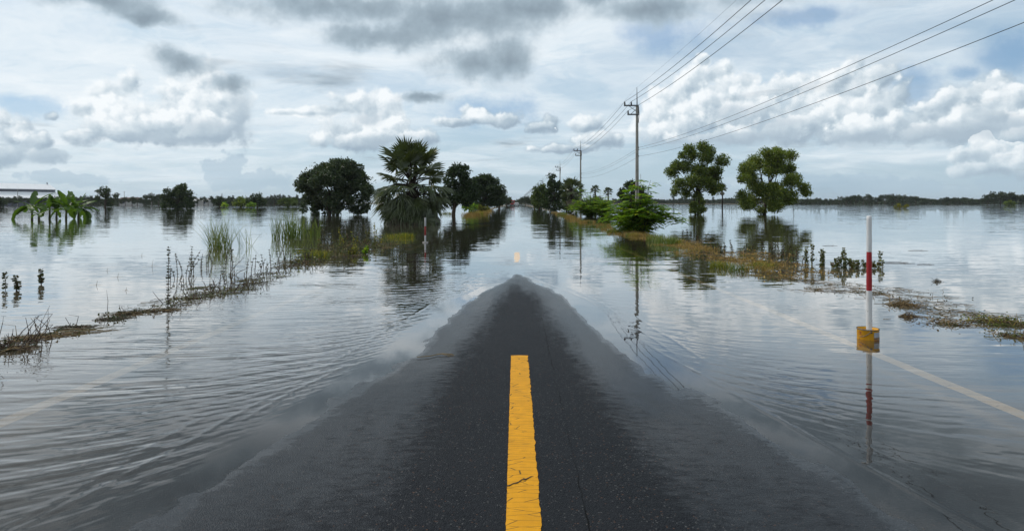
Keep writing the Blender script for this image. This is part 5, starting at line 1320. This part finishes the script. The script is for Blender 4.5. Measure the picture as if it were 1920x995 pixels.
# faint hills far behind
def hills():
    a = np.linspace(-1.0, 1.0, 240); Rr = 7800.; hh = np.maximum(0, 60 * fbm(a * 6., a * 0 + 2, 4, 9) + 12) * np.clip(1 - np.abs(a - .3) * 1.2, .1, 1)
    V = np.concatenate([np.stack([np.sin(a) * Rr, np.cos(a) * Rr, a * 0 - 5], 1), np.stack([np.sin(a) * (Rr + 250), np.cos(a) * (Rr + 250), hh], 1), np.stack([np.sin(a) * (Rr + 900), np.cos(a) * (Rr + 900), a * 0 - 5], 1)])
    n = len(a); i = np.arange(n - 1); q = np.concatenate([np.stack([i, i + 1, i + n + 1, i + n], 1), np.stack([i + n, i + n + 1, i + 2 * n + 1, i + 2 * n], 1)])
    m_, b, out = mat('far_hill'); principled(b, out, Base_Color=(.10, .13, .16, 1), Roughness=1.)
    tag(mesh_np('hills', V, q, m_, True), 'faint low hills on the horizon', kind='structure')
hills()

# vehicles at the far end of the road
M['truck_red'] = flat_mat('truck_red', (.30, .025, .02), .4, .08, 2., .5)
M['car_white'] = flat_mat('car_white', (.68, .68, .68), .35, .05, 2., .5)
M['tyre'] = flat_mat('tyre', (.02, .02, .02), .9, .1, 4., .1)
M['glass_dark'] = flat_mat('glass_dark', (.02, .025, .03), .1, .1, 1., .6)
def wheels(t, spots, rad, w):
    for x, y in spots:
        q = MB(); n = 14; V = []
        for s_, rr_ in ((-w / 2, rad * .9), (-w / 2 + .04, rad), (w / 2 - .04, rad), (w / 2, rad * .9)):
            V += [(x + s_, y + rr_ * math.cos(2 * PI * j / n), rad + rr_ * math.sin(2 * PI * j / n)) for j in range(n)]
        q.add(V, [(i * n + j, i * n + (j + 1) % n, (i + 1) * n + (j + 1) % n, (i + 1) * n + j) for i in range(3) for j in range(n)] + [tuple(range(n)), tuple(range(3 * n, 4 * n))[::-1]]); q.build('wheel', M['tyre'], t)
def truck():
    y = 262.; x = lat(960.3, y); t = thing('truck', 'small red truck seen from behind at the far end of the road', 'truck', (x, y, -.28))
    m_ = MB(); m_.box((0, .2, 1.75), (2.1, 4.2, 1.9)); m_.box((0, .2, .72), (2.0, 6.2, .2)); m_.build('cargo_body', M['truck_red'], t)
    m_ = MB(); m_.box((0, -2.9, 1.2), (1.95, 1.5, 1.0)); m_.add([(-.97, -3.6, 1.7), (.97, -3.6, 1.7), (.97, -2.15, 1.7), (-.97, -2.15, 1.7), (-.85, -3.1, 2.35), (.85, -3.1, 2.35), (.85, -2.2, 2.35), (-.85, -2.2, 2.35)], [(0, 1, 5, 4), (1, 2, 6, 5), (2, 3, 7, 6), (3, 0, 4, 7), (4, 5, 6, 7)]); m_.build('cab', M['truck_red'], t)
    m_ = MB(); m_.add([(-.85, -3.58, 1.78), (.85, -3.58, 1.78), (.76, -3.18, 2.26), (-.76, -3.18, 2.26)], [(0, 1, 2, 3)]); m_.build('windscreen', M['glass_dark'], t)
    m_ = MB(); m_.box((0, -3.72, .75), (2.0, .14, .3)); m_.build('bumper', M['steel'], t)
    for s_ in (-1, 1): m_ = MB(); m_.box((s_ * .75, -3.7, 1.1), (.3, .1, .22)); m_.build('headlight', M['car_white'], t)
    wheels(t, [(-.9, -2.6), (.9, -2.6), (-.9, 1.6), (.9, 1.6)], .42, .28)
def pickup():
    y = 250.; x = lat(968.6, y); t = thing('pickup', 'small white pickup at the far end of the road beside the red truck', 'pickup', (x, y, -.28))
    m_ = MB(); m_.box((0, 0, .78), (1.78, 5.0, .62)); m_.build('body', M['car_white'], t)
    m_ = MB(); m_.add([(-.85, -1.5, 1.09), (.85, -1.5, 1.09), (.85, .8, 1.09), (-.85, .8, 1.09), (-.68, -.8, 1.75), (.68, -.8, 1.75), (.68, .6, 1.75), (-.68, .6, 1.75)], [(0, 1, 5, 4), (1, 2, 6, 5), (2, 3, 7, 6), (3, 0, 4, 7), (4, 5, 6, 7)]); m_.build('cabin', M['car_white'], t)
    m_ = MB(); m_.add([(-.78, -1.45, 1.15), (.78, -1.45, 1.15), (.64, -.86, 1.69), (-.64, -.86, 1.69)], [(0, 1, 2, 3)]); m_.build('windscreen', M['glass_dark'], t)
    m_ = MB(); m_.box((0, -2.55, .6), (1.8, .16, .3)); m_.build('bumper', M['steel'], t)
    for s_ in (-1, 1): m_ = MB(); m_.box((s_ * .66, -2.53, .9), (.34, .1, .2)); m_.build('headlight', M['glass_dark'], t)
    wheels(t, [(-.76, -1.6), (.76, -1.6), (-.76, 1.6), (.76, 1.6)], .36, .22)
truck(); pickup()
# two white birds on the right verge
M['white_feather'] = flat_mat('white_feather', (.75, .75, .73), .8, .05, 8.)
def egret(label, px, py, lean):
    x, y = ground_pt(px, py); t = thing('egret', label, 'bird', (x, y, .06), .3)
    m_ = MB(); m_.tube([(-.24, 0, .22), (-.12, 0, .27), (.02, 0, .32), (.12, 0, .36), (.15, 0, .44), (.12, 0, .52), (.17, 0, .58), (.22, 0, .58)], [.01, .06, .085, .06, .03, .022, .028, .015], 8); m_.build('body', M['white_feather'], t, True)
    m_ = MB(); m_.tube([(.21, 0, .58), (.31, 0, .565)], [.012, .003], 5); m_.build('beak', M['bucket_yellow'], t)
    for s_ in (-1, 1): m_ = MB(); m_.tube([(.0, s_ * .03, .27), (-.03, s_ * .03, .13), (0, s_ * .03, -.02)], .007, 4); m_.build('leg', M['label_dark'], t)
egret('white egret on the right verge below the grove', 1050, 402.5, 0)
egret('white egret on the right verge beside the broad feathery bush', 1076, 406, 0)

# ------------------------------------------------------------------ haze over the flood plain
def haze():
    mb = MB(); x, y0, y1, z0, z1 = 6500., -3300., 9400., -7., 62.
    mb.add([(-x, y0, z0), (x, y0, z0), (x, y1, z0), (-x, y1, z0), (-x, y0, z1), (x, y0, z1), (x, y1, z1), (-x, y1, z1)], [(0, 3, 2, 1), (4, 5, 6, 7), (0, 1, 5, 4), (1, 2, 6, 5), (2, 3, 7, 6), (3, 0, 4, 7)])
    m_, b, out = mat('haze_air'); v_ = b.new('ShaderNodeVolumePrincipled')
    v_.inputs['Color'].default_value = (.86, .93, 1., 1); v_.inputs['Density'].default_value = .00009; v_.inputs['Anisotropy'].default_value = .2
    b.l.new(v_.outputs[0], out.inputs['Volume'])
    tag(mb.build('haze', m_, None), 'thin pale air over the flood plain', kind='stuff')
HAZE = True
if HAZE: haze()
